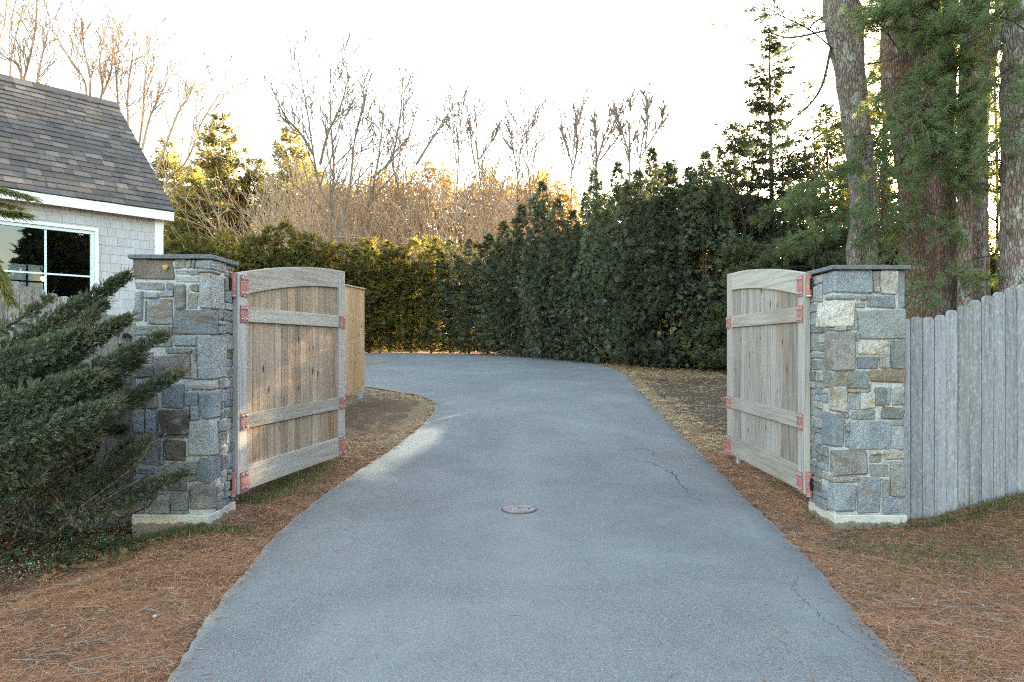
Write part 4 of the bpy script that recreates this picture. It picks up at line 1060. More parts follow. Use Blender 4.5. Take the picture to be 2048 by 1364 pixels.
# far wood, one mass
def far_mass(name, label, x0, x1, ytop, Y0, Y1, n, leaf, sz):
    P = []
    nb_ = 46
    for k in range(nb_):
        px = x0 + (x1 - x0) * (k + U(0, 1)) / nb_; Yd = U(Y0, Y1); top = CH - (np.interp(px, ytop[0], ytop[1]) + U(-12, 45) - HOR) / F * Yd; x = (px - 1024) / F * Yd; zb = float(gh(x, Yd))
        m = n // nb_; u = rng.random(m); r = U(1.6, 2.8) * (1 - u) ** .6 + .3; a = rng.random(m) * 6.28; q = np.sqrt(rng.random(m)) * (1 + .3 * np.sin(a * 3 + u * 20))
        P.append(np.stack([x + r * q * np.cos(a), Yd + r * q * np.sin(a), zb + .5 + u * (top - zb - .5)], 1))
    P = np.concatenate(P); n = len(P); g = G()
    for k in range(2):
        g.kites(P + rng.normal(size=(n, 3)) * .15, rnd3(n) + np.array([0, 0, .2]), rnd3(n), sz * U(.6, 1.3, n), sz * .38 * U(.7, 1.2, n))
    for k in range(60):
        i_ = rng.integers(0, n); p = P[i_]; zb = float(gh(p[0], p[1])); g.tube([(p[0], p[1], zb), (p[0] + U(-.3, .3), p[1], p[2] * .8 + zb * .2)], [.13, .04], 4, False)
    return tag(g.build(name, leaf), label, 'far wood', None, 'stuff')
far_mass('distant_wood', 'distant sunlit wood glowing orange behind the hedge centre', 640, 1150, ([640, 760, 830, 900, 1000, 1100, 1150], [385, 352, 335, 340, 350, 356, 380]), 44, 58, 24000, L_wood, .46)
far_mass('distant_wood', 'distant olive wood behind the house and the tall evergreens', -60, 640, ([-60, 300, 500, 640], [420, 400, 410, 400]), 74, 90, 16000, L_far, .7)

# ---- pines on the right with lichen trunks
def needle_tufts(g, P, D, nn=20, L=.135, W=.0075):
    n = len(P)
    if not n: return
    A = nz(np.cross(D, rnd3(n))); B = np.cross(D, A)
    for k in range(nn):
        a = rng.random(n) * 6.28; sp_ = U(.15, 1.15, n)
        d = nz(D + (A * np.cos(a)[:, None] + B * np.sin(a)[:, None]) * sp_[:, None] + np.array([0, 0, -.12]))
        g.kites(P + D * U(-.05, .03, n)[:, None], d, rnd3(n), L * U(.75, 1.2, n), W)
def pine_limb(gb, gl, pts, r0, o_, dens=1.0, twl=.55, tuft=.12, start=.25):
    n = 14; P = smooth_path(pts, n) - o_
    gb.tube(P, np.linspace(r0, .004, n), 5, False)
    L = np.linalg.norm(np.diff(P, axis=0), axis=1).sum(); m = max(5, int(L * 13 * dens)); TP = []; TD = []
    for k in range(m):
        f = start + (1 - start) * (k + rng.random()) / m; q = f * (n - 1); i_ = min(int(q), n - 2); fr = q - i_
        p = P[i_] * (1 - fr) + P[i_ + 1] * fr; d = nz(P[i_ + 1] - P[i_]); a, b = rot_basis(d); sg = 1 if k % 2 else -1
        nd = nz(d * .8 + a * sg * U(.4, 1.0) + b * U(-.35, .45)); l = twl * U(.5, 1.15) * (1.15 - .5 * f)
        e = p + nd * l + np.array([0, 0, -.06 * l]); gb.tube([p, p + nd * l * .5 + rng.normal(size=3) * .02, e], [.008, .006, .003], 3, False)
        c = max(3, int(l * 12)); us = U(.3, 1.0, c); us[0] = 1.0
        TP.append(p + (e - p) * us[:, None] + rng.normal(size=(c, 3)) * .025); TD.append(nz(nd + rng.normal(size=(c, 3)) * .4))
    TP.append(P[-1:]); TD.append(nz(P[-1:] - P[-2:-1]))
    TP = np.concatenate(TP); TD = np.concatenate(TD); ok = keep(TP + o_)
    needle_tufts(gl, TP[ok], TD[ok], 22, tuft)
def pine(label, trunk, Yd, bark, limbs, auto=0, leaf=None, zr=(2.0, 9), lr=(1.2, 2.4), group='old pines behind the right pillar', topz=13, azr=(0, 6.28), dens=1.0):
    """trunk: (px, py, width px) from the base upwards"""
    leaf = leaf or L_pine
    base = at(trunk[0][0], trunk[0][1], Yd); zb = float(gh(base.x, Yd))
    t = thing('pine_tree', label, 'pine', (base.x, Yd, zb), 0, group); o_ = np.array(t.location)
    P = [at(q[0], q[1], Yd) for q in trunk]; R = [q[2] / 2 / F * Yd for q in trunk]
    d = (P[-1] - P[-2]); d = d / d.z
    P = [Vector((P[0].x, Yd, zb - .2))] + P; R = [R[0] * 1.25] + R
    e = P[-1] + Vector((d.x * .4, 0, 1)) * max(.5, topz - P[-1].z); P.append(e); R.append(min(.05, R[-1] * .4))
    n = 40; pts = smooth_path([tuple(p) for p in P], n) - o_; rr = np.interp(np.linspace(0, 1, n), np.linspace(0, 1, len(R)), R)
    rr = rr * (1 + .05 * np.sin(np.arange(n) * 2.3) + .03 * rng.normal(size=n))
    tg = G(); tg.tube(pts, rr, 18); tg.build('trunk', bark, t, True)
    gb = G(); gl = G()
    for lm in limbs:
        pine_limb(gb, gl, [np.array(at(q[0], q[1], q[2])) for q in lm[0]], lm[1], o_, lm[2] if len(lm) > 2 else 1.0)
    for k in range(auto):
        z = U(*zr); az = U(*azr); L = U(*lr); q = np.array([np.interp(z - o_[2], pts[:, 2], pts[:, 0]), np.interp(z - o_[2], pts[:, 2], pts[:, 1]), z - o_[2]]) + o_
        dv_ = np.array([math.cos(az), math.sin(az), U(-.15, .25)])
        pine_limb(gb, gl, [q, q + dv_ * L * .5 + np.array([0, 0, .05]), q + dv_ * L + np.array([0, 0, -.15 * L])], .011 + .006 * L, o_, dens)
    if gb.n: gb.build('branches', B_dark, t)['kind'] = 'stuff'
    if gl.n: gl.build('needles', leaf, t)
    return t
pine('leaning pine with pale lichen bark, directly behind the right stone pillar', [(1722, 560, 56), (1727, 420, 50), (1722, 330, 48), (1710, 230, 54), (1698, 130, 58), (1688, 50, 74), (1682, -10, 66), (1700, -120, 60)], 12, B_lich,
     [([(1662, 95, 12), (1640, 180, 11.8), (1590, 235, 11.6), (1480, 320, 11.3)], .03, .25), ([(1655, 60, 12), (1580, 75, 12), (1520, 60, 11.8), (1432, 48, 11.6)], .02, .12),
      ([(1668, 100, 12), (1620, 60, 11.5), (1560, 30, 11.2), (1530, 10, 11)], .015, .9), ([(1700, 230, 12), (1640, 250, 11.5), (1600, 270, 11), (1560, 300, 10.8)], .012, .5),
      ([(1725, 330, 12), (1690, 340, 11.2), (1640, 360, 10.8), (1590, 390, 10.6)], .012, .8), ([(1722, 400, 12), (1680, 440, 11.2), (1630, 460, 10.8)], .012, .8),
      ([(1735, 250, 12), (1745, 280, 11), (1740, 330, 10.4)], .012, 1.0), ([(1735, 400, 12), (1765, 430, 11), (1745, 480, 10.4)], .012, 1.0)], 8, None, (7.2, 11))
pine('thick red-brown pine trunk between the leaning pine and the slim trunks', [(1836, 600, 72), (1838, 480, 68), (1832, 380, 64), (1818, 280, 64), (1806, 180, 68), (1802, 60, 72), (1808, -40, 70)], 11, B_red,
     [([(1800, 330, 10.8), (1850, 240, 10), (1920, 190, 9.6), (1980, 170, 9.4)], .02, 1.3), ([(1780, 120, 10.8), (1840, 90, 10), (1900, 60, 9.5)], .02, 1.3), ([(1800, 60, 10.8), (1850, 10, 10), (1900, -30, 9.6)], .02, 1.3),
      ([(1790, 200, 10.8), (1830, 210, 10), (1880, 250, 9.6), (1910, 310, 9.3)], .02, 1.4), ([(1800, 150, 10.6), (1860, 150, 10), (1930, 120, 9.6)], .018, 1.3), ([(1800, 280, 10.6), (1850, 330, 10), (1905, 350, 9.6), (1950, 370, 9.4)], .018, 1.2),
      ([(1800, 340, 10.6), (1840, 420, 10), (1900, 460, 9.5)], .015, .9), ([(1790, 180, 10.6), (1840, 170, 9.9), (1890, 130, 9.5), (1930, 60, 9.3)], .014, 1.2), ([(1795, 240, 10.6), (1850, 280, 9.9), (1900, 270, 9.5), (1945, 240, 9.3)], .014, 1.2), ([(1780, 60, 10.6), (1830, 60, 9.9), (1880, 110, 9.5)], .012, 1.2), ([(1790, 130, 10.6), (1790, 180, 9.9), (1800, 250, 9.6)], .012, 1.5), ([(1850, 120, 10.6), (1880, 200, 9.8), (1890, 280, 9.5), (1880, 340, 9.3)], .012, 1.2), ([(1790, 300, 10.6), (1760, 360, 10), (1770, 430, 9.7)], .012, 1.0), ([(1830, 440, 10.7), (1790, 500, 10), (1770, 560, 9.7)], .012, .8),
      ([(1790, 90, 10.8), (1770, 60, 10.2), (1740, 30, 9.8)], .012, 1.1), ([(1850, 480, 10.6), (1880, 540, 9.7), (1930, 560, 9.3)], .012, .7)], 9, None, (6.5, 10.5))
pine('dark companion trunk close beside the thick red-brown pine', [(1892, 600, 46), (1885, 420, 48), (1880, 250, 50), (1870, 100, 50), (1872, -40, 46)], 12.2, B_red, [], 6, None, (6, 11))
pine('slim brown pine trunk beside the thick red-brown one', [(1902, 610, 26), (1900, 450, 25), (1898, 300, 24), (1900, 120, 24), (1905, -40, 22)], 10.2, B_dark,
     [([(1900, 380, 10.2), (1950, 330, 9.6), (1990, 320, 9.4)], .012, .5), ([(1900, 60, 10), (1940, 10, 9.4), (1980, -20, 9.2)], .015, 1.2), ([(1900, 150, 10), (1860, 180, 9.5), (1830, 240, 9.2)], .015, 1.2), ([(1900, 20, 10), (1870, 0, 9.6), (1820, -10, 9.2)], .015, 1.2)], 4, None, (6, 10))
pine('second slim grey-brown trunk, right of the first slim one', [(1930, 600, 27), (1929, 480, 26), (1928, 300, 25), (1932, 120, 24), (1935, -40, 22)], 9.9, B_lich,
     [([(1930, 540, 9.9), (1890, 560, 9.2), (1850, 580, 9), (1830, 600, 8.9)], .01, .5), ([(1930, 520, 9.9), (1990, 510, 9.6), (2050, 495, 9.3)], .012, .12), ([(1930, 270, 9.9), (1900, 290, 9.4), (1870, 300, 9)], .014, 1.2), ([(1930, 100, 9.9), (1910, 70, 9.4), (1930, 20, 9)], .014, 1.3)], 3, None, (6, 10))
pine('dark brown pine trunk standing further back near the low sun', [(1958, 580, 36), (1957, 420, 34), (1958, 280, 32), (1962, 100, 30), (1962, -40, 28)], 13, B_red, [], 5, None, (7, 11))
pine('leaning thin pine trunk crossing up to the right near the sun', [(1962, 590, 15), (1962, 480, 15), (1961, 330, 16), (1966, 210, 20), (1985, 90, 26), (2012, -20, 28)], 11.5, B_lich, [([(1975, 180, 11.5), (1995, 120, 11), (2030, 60, 10.7)], .012, .9), ([(1990, 90, 11.5), (1960, 40, 11), (1950, 0, 10.7)], .012, 1.1), ([(1975, 280, 11.5), (1985, 340, 11), (1990, 400, 10.8)], .008, .25)], 3, None, (6.5, 10))
pine('broad grey pine trunk at the right edge beyond the picket fence', [(2046, 590, 80), (2043, 480, 74), (2040, 350, 66), (2040, 200, 66), (2050, 60, 74), (2062, -40, 76)], 9.2, B_lich,
     [([(2040, 130, 9), (2015, 150, 8.6), (2000, 200, 8.4)], .012, 1.3), ([(2050, 60, 9), (2020, 40, 8.6), (1985, 30, 8.4)], .012, 1.3), ([(2060, 200, 9), (2040, 240, 8.4), (2020, 290, 8.2)], .012, 1.3)], 5, None, (5.5, 9))

t_ = pine('young golden pine glowing between the trunks beside the low sun', [(1992, 600, 5), (1995, 400, 5), (1992, 250, 4), (1988, 120, 4), (1992, -20, 3)], 15, B_dark, [], 80, L_glow, (2.5, 9.5), (.4, 1.3), 'old pines behind the right pillar', 10.5)
pine('young pine with sunlit tips between the leaning pine and the thick one', [(1768, 600, 7), (1765, 400, 6), (1768, 250, 5), (1762, 120, 4), (1765, -20, 3)], 15.5, B_dark, [], 54, L_glow, (3.5, 10), (.6, 1.4), 'old pines behind the right pillar', 10.5)
pine('young pine with sunlit tips left of the leaning pine', [(1628, 600, 6), (1626, 450, 5), (1630, 350, 4), (1628, 290, 2)], 16, B_dark, [], 26, L_pine, (2.5, 6.4), (.6, 1.6), 'old pines behind the right pillar', 7.2)
# ---- spruce, hemlocks and understorey behind the right gate
conifer('spruce_tree', 'tall narrow spruce with bare lower trunk rising above the right gate', 1541, 50, 20.5, 2.45, L_spru, B_dark, 31, 8, 58, 10, .135, None, .13, .18, -.2, .0, 'spruce', .8, .3, .2, .8)
HM = 'dark evergreens behind the gate and pillars at the right'
for (px, py, Yd, R, lab, gap) in [(1472, 245, 21.5, 1.9, 'bushy hemlock joining the right end of the hedge', .2), (1600, 330, 24, 2.3, 'hemlock right of the spruce, behind the gate', .25), (1655, 210, 23, 2.2, 'hemlock showing left of the leaning pine', .3),
                                  (1520, 400, 25, 2.4, 'low hemlock behind the spruce trunk', .2), (1770, 90, 20, 2.4, 'hemlock filling the gap right of the leaning pine', .2), (1720, 300, 26, 2.5, 'hemlock far behind the leaning pine', .2), 
                                  (1860, 330, 24, 2.4, 'hemlock far behind the thick pine', .15), (1925, 460, 22, 1.8, 'hemlock behind the slim trunks', .2), (1640, 420, 30, 2.8, 'low dark hemlock beneath the spruce branches', .1), (1430, 330, 26, 2.3, 'hemlock peeping over the right end of the hedge', .2)]:
    conifer('hemlock_tree', lab, px, py, Yd, R, L_hem, B_dark, 26, 9, 28, 10, .20, HM, .12, .04, -.15, 0, 'hemlock', .7, .4, gap, 1.6)
for (px, py, Yd, R, lab) in [(1475, 500, 17.5, 1.5, 'dark shrub behind the outer end of the right gate'), (1540, 510, 18.5, 1.8, 'dark shrub behind the middle of the right gate'), (1610, 500, 19, 1.7, 'dark shrub left of the right stone pillar'), (1680, 480, 18, 1.7, 'dark shrub behind the foot of the leaning pine'),
                             (1770, 470, 17, 1.8, 'dark shrub right of the leaning pine'), (1850, 460, 18, 1.8, 'dark shrub behind the thick pine trunk'), (1920, 500, 16, 1.2, 'dark shrub behind the slim trunks'), (2020, 520, 16, 1.5, 'dark shrub behind the broad grey pine'), (1580, 470, 32, 3.2, 'far dark shrub below the pale neighbouring house')]:
    conifer('evergreen_shrub', lab, px, py, Yd, R, L_hem, B_dark, 14, 10, 30, 10, .20, HM, .05, .02, .1, 0, 'shrub', .4, .4, .1, 1.6)
for (px, py, Yd, R, lab) in [(1270, 345, 31, 2.6, 'added shade evergreen hidden behind the tall middle of the right hedge'), (1330, 330, 32, 2.8, 'added shade evergreen close behind the tallest hedge tree'), (1390, 340, 33, 2.8, 'added shade evergreen behind the right shoulder of the hedge'), (1450, 370, 31, 2.6, 'added shade evergreen behind the thin end of the hedge'), (1210, 390, 33, 2.6, 'added shade evergreen behind the slim hedge trees')]:  # hidden evergreens added to keep the sun off the house roof
    conifer('hemlock_tree', lab, px, py, Yd, R, L_hem, B_dark, 24, 9, 26, 7, .24, HM, .14, .05, -.1, 0, 'hemlock', .55, .4, .1, 1.6)
# bare saplings among them
for st, Yd, lab in [([[(1480, 600), (1490, 450), (1520, 380), (1560, 300)], [(1490, 470), (1470, 400), (1440, 330)]], 20, 'bare sapling between hedge and spruce'), ([[(1600, 600), (1580, 430), (1575, 300)], [(1582, 450), (1620, 390), (1640, 330)]], 22, 'bare sapling just right of the spruce trunk'), ([[(1640, 600), (1650, 450), (1640, 360), (1660, 280)]], 21, 'bare sapling between spruce and leaning pine')]:
    bare_tree('sapling', lab, st, Yd, .05, 'bare saplings among the right evergreens', B_dark, (8, 5, 2), 2, .2, 'bare sapling', .010, .2, .3)
# the wood beyond the right-hand pines and to the right of the frame
def back_wood():
    P = []
    for k in range(46):
        u = rng.random(); x = U(14, 60); y = U(12, 46)
        if x < y * .55 or (x < .86 * y and x > .60 * y and y < 60): continue
        zb = float(gh(x, y)); H = U(9, 15); m = 900; u = rng.random(m); r = U(1.8, 2.8) * (1 - u) ** .6 + .2; a = rng.random(m) * 6.28; q = rng.random(m) ** .5
        P.append(np.stack([x + r * q * np.cos(a), y + r * q * np.sin(a), zb + .4 + u * H], 1))
    P = np.concatenate(P); P = P[keep(P)]; n = len(P); g = G()
    for k in range(2): g.kites(P, rnd3(n) + np.array([0, 0, -.1]), rnd3(n), .5 * U(.6, 1.3, n), .2 * U(.7, 1.2, n))
    tag(g.build('back_wood', L_hem), 'dark evergreen wood further back beyond the pines', 'wood', None, 'stuff')
back_wood()
def street_wood():
    P = []
    for k in range(54):
        x = U(4, 34) if k < 26 else U(13, 36); y = U(-26, -7) if k < 26 else U(-10, 4); H = U(6.5, 8.5); m = 500; u = rng.random(m); r = U(2, 3) * (1 - u) ** .6 + .2; a = rng.random(m) * 6.28; q = rng.random(m) ** .5
        P.append(np.stack([x + r * q * np.cos(a), y + r * q * np.sin(a), float(gh(x, y)) + .3 + u * H], 1))
    P = np.concatenate(P); n = len(P); g = G()
    for k in range(2): g.kites(P, rnd3(n), rnd3(n), .6 * U(.6, 1.3, n), .3 * U(.7, 1.2, n))
    tag(g.build('roadside_wood', L_hem), 'dark trees across the road, mirrored in the house window', 'wood', None, 'stuff')
street_wood()

# ---- juniper by the left pillar
def juniper():
    t = thing('juniper_shrub', 'spreading blue-green juniper with feathery plumes leaning against the left pillar', 'juniper', (-3.75, 4.9, float(gh(-3.75, 4.9))))
    o_ = np.array(t.location); gb = G(); gl = G(); gd = G()
    def plume(pts, r0, dens=1.0, n0=None, tipf=.15):
        n = 24; P = smooth_path([np.array(at(*q)) for q in pts], n) - o_
        L = np.linalg.norm(np.diff(P, axis=0), axis=1).sum()
        gb.tube(P, np.linspace(.018, .003, n), 5, False)
        m = int(L * 820 * dens * (r0 / .14))
        f = rng.random(m) ** .8; q = f * (n - 1); i_ = np.minimum(q.astype(int), n - 2); fr = (q - i_)[:, None]
        base = P[i_] * (1 - fr) + P[i_ + 1] * fr; d = nz(P[i_ + 1] - P[i_])
        rad = .95 * r0 * np.clip(1.15 * (1 - f) ** .7 + .05, 0, 1) * (.55 + .45 * np.sin(np.clip(f * 3.3, 0, PI / 2)))
        rv = rnd3(m); rv -= d * (rv * d).sum(1)[:, None]; rv = nz(rv)
        rr_ = rng.random(m) ** .55
        pos = base + rv * (rad * rr_)[:, None] - d * (.04)
        D = nz(d * .8 + rv * (.25 + .6 * rr_)[:, None] + rng.normal(size=(m, 3)) * .32 + np.array([0, 0, .10]))
        A = nz(np.cross(D, rnd3(m))); ls = U(.04, .075, m) * (1 - .2 * f)
        gl.kites(pos, D, A, ls * 1.2, .008)
        for k in range(6):
            sgn = 1 if k % 2 else -1; off = .12 + .14 * k
            dd = nz(D + A * sgn * U(.45, .8, m)[:, None] + rng.normal(size=(m, 3)) * .12)
            gl.kites(pos + D * (ls * off)[:, None], dd, np.cross(D, A), ls * (.72 - .07 * k), .0085)
        # brown inner twigs
        mm = m // 3; sel = rng.integers(0, m, mm)
        gd.kites(base[sel] + rv[sel] * (rad[sel] * .3)[:, None], nz(d[sel] + rv[sel] * .6 + rng.normal(size=(mm, 3)) * .3), rnd3(mm), .09, .006)
    PL = [([(-160, 850, 4.9), (-20, 745, 4.95), (110, 645, 5.05), (265, 545, 5.15)], .12, 1.1),
          ([(-120, 880, 4.6), (20, 775, 4.75), (150, 700, 4.95), (268, 630, 5.1)], .13, 1.1),
          ([(-60, 900, 4.5), (60, 815, 4.65), (190, 745, 4.85), (338, 665, 5.1)], .13, 1.1),
          ([(0, 930, 4.5), (120, 870, 4.6), (250, 805, 4.85), (366, 742, 5.1)], .12, 1.1),
          ([(-200, 830, 4.3), (-60, 760, 4.35), (60, 710, 4.45), (175, 660, 4.6)], .14, 1.0),
          ([(-180, 890, 4.1), (-50, 830, 4.15), (80, 790, 4.25), (205, 745, 4.4)], .15, 1.1),
          ([(-160, 930, 4.0), (-20, 880, 4.1), (110, 850, 4.25), (240, 805, 4.5)], .14, 1.1),
          ([(-140, 970, 4.1), (0, 920, 4.2), (100, 905, 4.35), (195, 875, 4.5)], .13, .9),
          ([(140, 1040, 4.9), (230, 1005, 5.05), (300, 975, 5.2), (380, 940, 5.35)], .09, 1.0),
          ([(90, 1010, 4.8), (180, 965, 4.9), (250, 925, 5.0), (302, 870, 5.1)], .10, .8),
          ([(-200, 780, 4.6), (-80, 700, 4.7), (20, 650, 4.8), (110, 590, 4.9)], .06, .6),
          ([(40, 890, 4.6), (140, 810, 4.8), (210, 760, 4.95), (292, 715, 5.15)], .11, 1.0),
          ([(-80, 820, 4.7), (40, 740, 4.8), (130, 680, 4.9), (220, 600, 5.05)], .09, 1.0),
          ([(-150, 1010, 4.2), (-60, 960, 4.2), (10, 950, 4.25), (90, 955, 4.3)], .10, .6),
          ([(-100, 920, 5.2), (40, 880, 5.3), (160, 860, 5.4), (262, 860, 5.5)], .16, .5), ([(-100, 820, 5.2), (40, 790, 5.3), (150, 760, 5.4), (250, 770, 5.5)], .16, .6)]
    PL += [([(-120, 1030, 5.4), (-40, 960, 5.45), (40, 900, 5.5), (110, 830, 5.55)], .20, .8), ([(0, 1050, 5.4), (80, 980, 5.45), (150, 920, 5.5), (210, 840, 5.6)], .20, .8), ([(90, 1050, 5.4), (160, 1000, 5.45), (215, 950, 5.5), (262, 880, 5.6)], .18, .8),
           ([(-100, 900, 5.3), (0, 820, 5.4), (90, 760, 5.5), (170, 690, 5.6)], .20, .8), ([(20, 920, 5.3), (110, 850, 5.4), (180, 790, 5.5), (250, 720, 5.6)], .18, .8), ([(-100, 1060, 5.0), (0, 1020, 5.1), (110, 1010, 5.2), (215, 1020, 5.3)], .15, .7),
           ([(-140, 1030, 4.4), (-40, 985, 4.5), (60, 975, 4.6), (150, 965, 4.75)], .13, .8)]
    for p in PL: plume(*p)
    for k in range(60):    # bare inner stems
        p0 = np.array(at(U(-150, 200), U(980, 1080), U(4.5, 5.2))); p0[2] = max(p0[2], float(gh(p0[0], p0[1])))
        p1 = p0 + np.array([U(-.3, .6), U(-.2, .3), U(.25, .6)]); pm = (p0 + p1) / 2 + rng.normal(size=3) * .06
        gb.tube(np.array([p0, pm, p1]) - o_, [.008, .006, .002], 4, False)
    gb.build('stems', B_dark, t)['kind'] = 'stuff'; gl.build('needles', L_jun, t); gd.build('dead_needles', L_jun2, t)
juniper()
# hemlock bough hanging in at the left edge
t = thing('hemlock_tree', 'yellow-green hemlock bough hanging into view at the left edge', 'hemlock', (-4.9, 5.0, float(gh(-4.9, 5.0))))
o_ = np.array(t.location); gb = G(); gl = G()
gb.tube([(0, 0, -.2), (.02, .05, 1.5), (-.03, .05, 3.2), (0, 0, 5.0)], [.09, .075, .05, .02], 8); tr_ = gb.build('trunk', B_dark, t); gb = G()
for pts in ([(-280, 330, 5.0), (-120, 350, 5), (-20, 370, 5), (62, 392, 5)], [(-280, 350, 5.0), (-100, 400, 4.9), (0, 420, 4.9), (45, 425, 4.9)], [(-280, 400, 5), (-120, 460, 4.9), (-20, 520, 4.9), (22, 600, 4.9)], [(-260, 350, 5), (-100, 440, 4.9), (-30, 500, 4.8), (10, 560, 4.8)], [(-280, 350, 5), (-140, 380, 5.1), (-40, 395, 5.1), (30, 410, 5.1)]):
    P = smooth_path([np.array(at(*q)) for q in pts], 16) - o_; gb.tube(P, np.linspace(.016, .003, 16), 5, False)
    m = 210; f = .3 + .7 * rng.random(m); q = f * 15; i_ = np.minimum(q.astype(int), 14); fr = (q - i_)[:, None]; b_ = P[i_] * (1 - fr) + P[i_ + 1] * fr; d = nz(P[i_ + 1] - P[i_])
    for k in range(9):
        sgn = np.where(rng.random(m) < .5, 1, -1)[:, None]; sd = nz(np.cross(d, [0, 0, 1])); dd = nz(d * .8 + sd * sgn * U(.3, 1, m)[:, None] + np.array([0, 0, -.35]) + rng.normal(size=(m, 3)) * .2)
        gl.kites(b_ + dd * U(0, .06, m)[:, None], dd, rnd3(m), U(.03, .07, m), .006)
gb.build('branches', B_dark, t)['kind'] = 'stuff'; gl.build('needles', L_yel, t)

# ---- ground litter
def scatter(n, xr_, yr_, fn=None, near=2.0):
    Y_ = yr_[0] * (yr_[1] / yr_[0]) ** rng.random(n * 3); X_ = U(xr_[0], xr_[1], n * 3)
    ok = (np.abs(X_) < Y_ * .80 + .3) & ~inside(X_, Y_, .09 * rng.random(n * 3) ** 3)
    if fn is not None: ok &= fn(X_, Y_)
    X_ = X_[ok][:n]; Y_ = Y_[ok][:n]; return X_, Y_
def zat(x, y): return gh(x, y) + .012 * np.sin(x * 9 + np.sin(y * 5) * 2) * np.sin(y * 8 + np.cos(x * 4) * 2) 
def litter(name, n, xr_, yr_, mat, L, W, label, lift=.012, tilt=.16, fn=None, clump=None, onroad=0):
    X_, Y_ = scatter(n, xr_, yr_, fn); m = len(X_)
    if clump:
        ok = rng.random(m) < np.clip(.1 + 1.25 * (.5 + .5 * np.sin(X_ * clump + 2 * np.sin(Y_ * clump * .7)) * np.sin(Y_ * clump * 1.1 + X_)), 0, 1); X_, Y_ = X_[ok], Y_[ok]; m = len(X_)
    a = rng.random(m) * 2 * PI; D = np.stack([np.cos(a), np.sin(a), rng.normal(size=m) * tilt], 1)
    sc_ = np.clip(Y_ / 5.0, .8, 2.4)
    g = G(); g.kites(np.stack([X_, Y_, zat(X_, Y_) + lift * rng.random(m) + .003], 1) - nz(D) * (np.asarray(L).mean() / 2), D, np.array([0, 0, 1.0]) + rng.normal(size=(m, 3)) * .25, U(L[0], L[1], m), W * sc_)
    return tag(g.build(name, mat), label, 'ground litter', None, 'stuff')
litter('pine_needles', 110000, (-7, 7), (2.2, 10.5), L_needle, (.06, .15), .0026, 'rust coloured fallen pine needles covering both verges', .02, .15, None, 1.7)
litter('pine_needles', 50000, (-7, 7), (2.2, 9), L_needle, (.06, .13), .0024, 'thin pine needle layer lying over bare earth by the drive', .012, .1)
litter('straw', 60000, (-7, 8), (8.2, 20), L_straw, (.08, .22), .003, 'dry straw strewn over bare soil beyond the gates', .03, .2, lambda x, y: (np.minimum(np.abs(x - xl(y)), np.abs(x - xr(y))) < .55) | (rng.random(len(x)) < np.where(x < 0, .8, .3)) | (y > 16), 2.3)
litter('leaf_litter', 6000, (-12, 9), (15, 29), L_fall, (.05, .10), .02, 'fallen brown leaves along the foot of the hedge', .06, .4)
def tufts(name, spots, mat, label, n=60, h=(.04, .10)):
    g = G()
    for (px, py, rx, ry, k) in spots:
        c = ground_px(px, py); m = k; x = c[0] + rng.normal(size=m) * rx; y = c[1] + rng.normal(size=m) * ry; ok = ~inside(x, y); x, y = x[ok], y[ok]; m = len(x)
        D = np.stack([rng.normal(size=m) * .5, rng.normal(size=m) * .5, np.ones(m)], 1); g.kites(np.stack([x, y, zat(x, y)], 1), D, rnd3(m), U(h[0], h[1], m), .006)
    return tag(g.build(name, mat), label, 'grass', None, 'stuff')
tufts('grass', [(560, 975, .16, .25, 1200), (620, 945, .15, .3, 900), (500, 1005, .12, .1, 500), (400, 1066, .25, .05, 900), (300, 1085, .2, .06, 900), (180, 1120, .3, .15, 600), (1760, 1100, .3, .12, 260), (1900, 1130, .35, .2, 350), (1980, 1060, .3, .3, 260), (1660, 1040, .15, .15, 120), (1900, 1330, .12, .1, 70), (1600, 975, .2, .2, 500), (2000, 1015, .25, .1, 600), (1850, 1055, .3, .04, 300), (735, 726, .5, .7, 1500)], L_grass, 'short green and straw grass tufts on the verges')
# ivy, dry seed heads at the foot of the juniper
X_ = U(-5.2, -2.9, 2000); Y_ = U(3.9, 6.2, 2000); pxx = 1024 + F * X_ / Y_; ok = (X_ < -2.75 - .0 * Y_) & (Y_ > 3.4 + (X_ + 4.4) * .95 + .35) & (Y_ < 6.2) & ~((X_ > -3.3) & (Y_ > 5.5)); X_, Y_ = X_[ok], Y_[ok]; m = len(X_)
g = G(); a = rng.random(m) * 6.28
g.kites(np.stack([X_, Y_, zat(X_, Y_) + U(.02, .14, m)], 1), np.stack([np.cos(a), np.sin(a), U(-.3, .3, m)], 1), np.array([0, 0, 1.]) + rng.normal(size=(m, 3)) * .4, U(.03, .065, m), U(.03, .055, m))
tag(g.build('ivy', L_ivy), 'low ivy leaves spreading at the foot of the juniper', 'ground cover', None, 'stuff')
X_ = U(-5.2, -2.7, 5000); Y_ = U(3.6, 6.0, 5000); ok = (Y_ > 3.55 + (X_ + 4.4) * .95 + .1 * rng.normal(size=5000)) & ~((X_ > -3.25) & (Y_ > 5.6)); X_, Y_ = X_[ok], Y_[ok]; m = len(X_); a = rng.random(m) * 6.28
g = G(); g.kites(np.stack([X_, Y_, zat(X_, Y_) + U(.005, .04, m)], 1), np.stack([np.cos(a), np.sin(a), U(-.5, .5, m)], 1), np.array([0, 0, 1.]) + rng.normal(size=(m, 3)) * .5, U(.03, .07, m), U(.015, .04, m))
tag(g.build('leaf_litter', L_fall), 'crumbled brown leaf litter under the juniper', 'ground litter', None, 'stuff')
g = G(); gs = G()
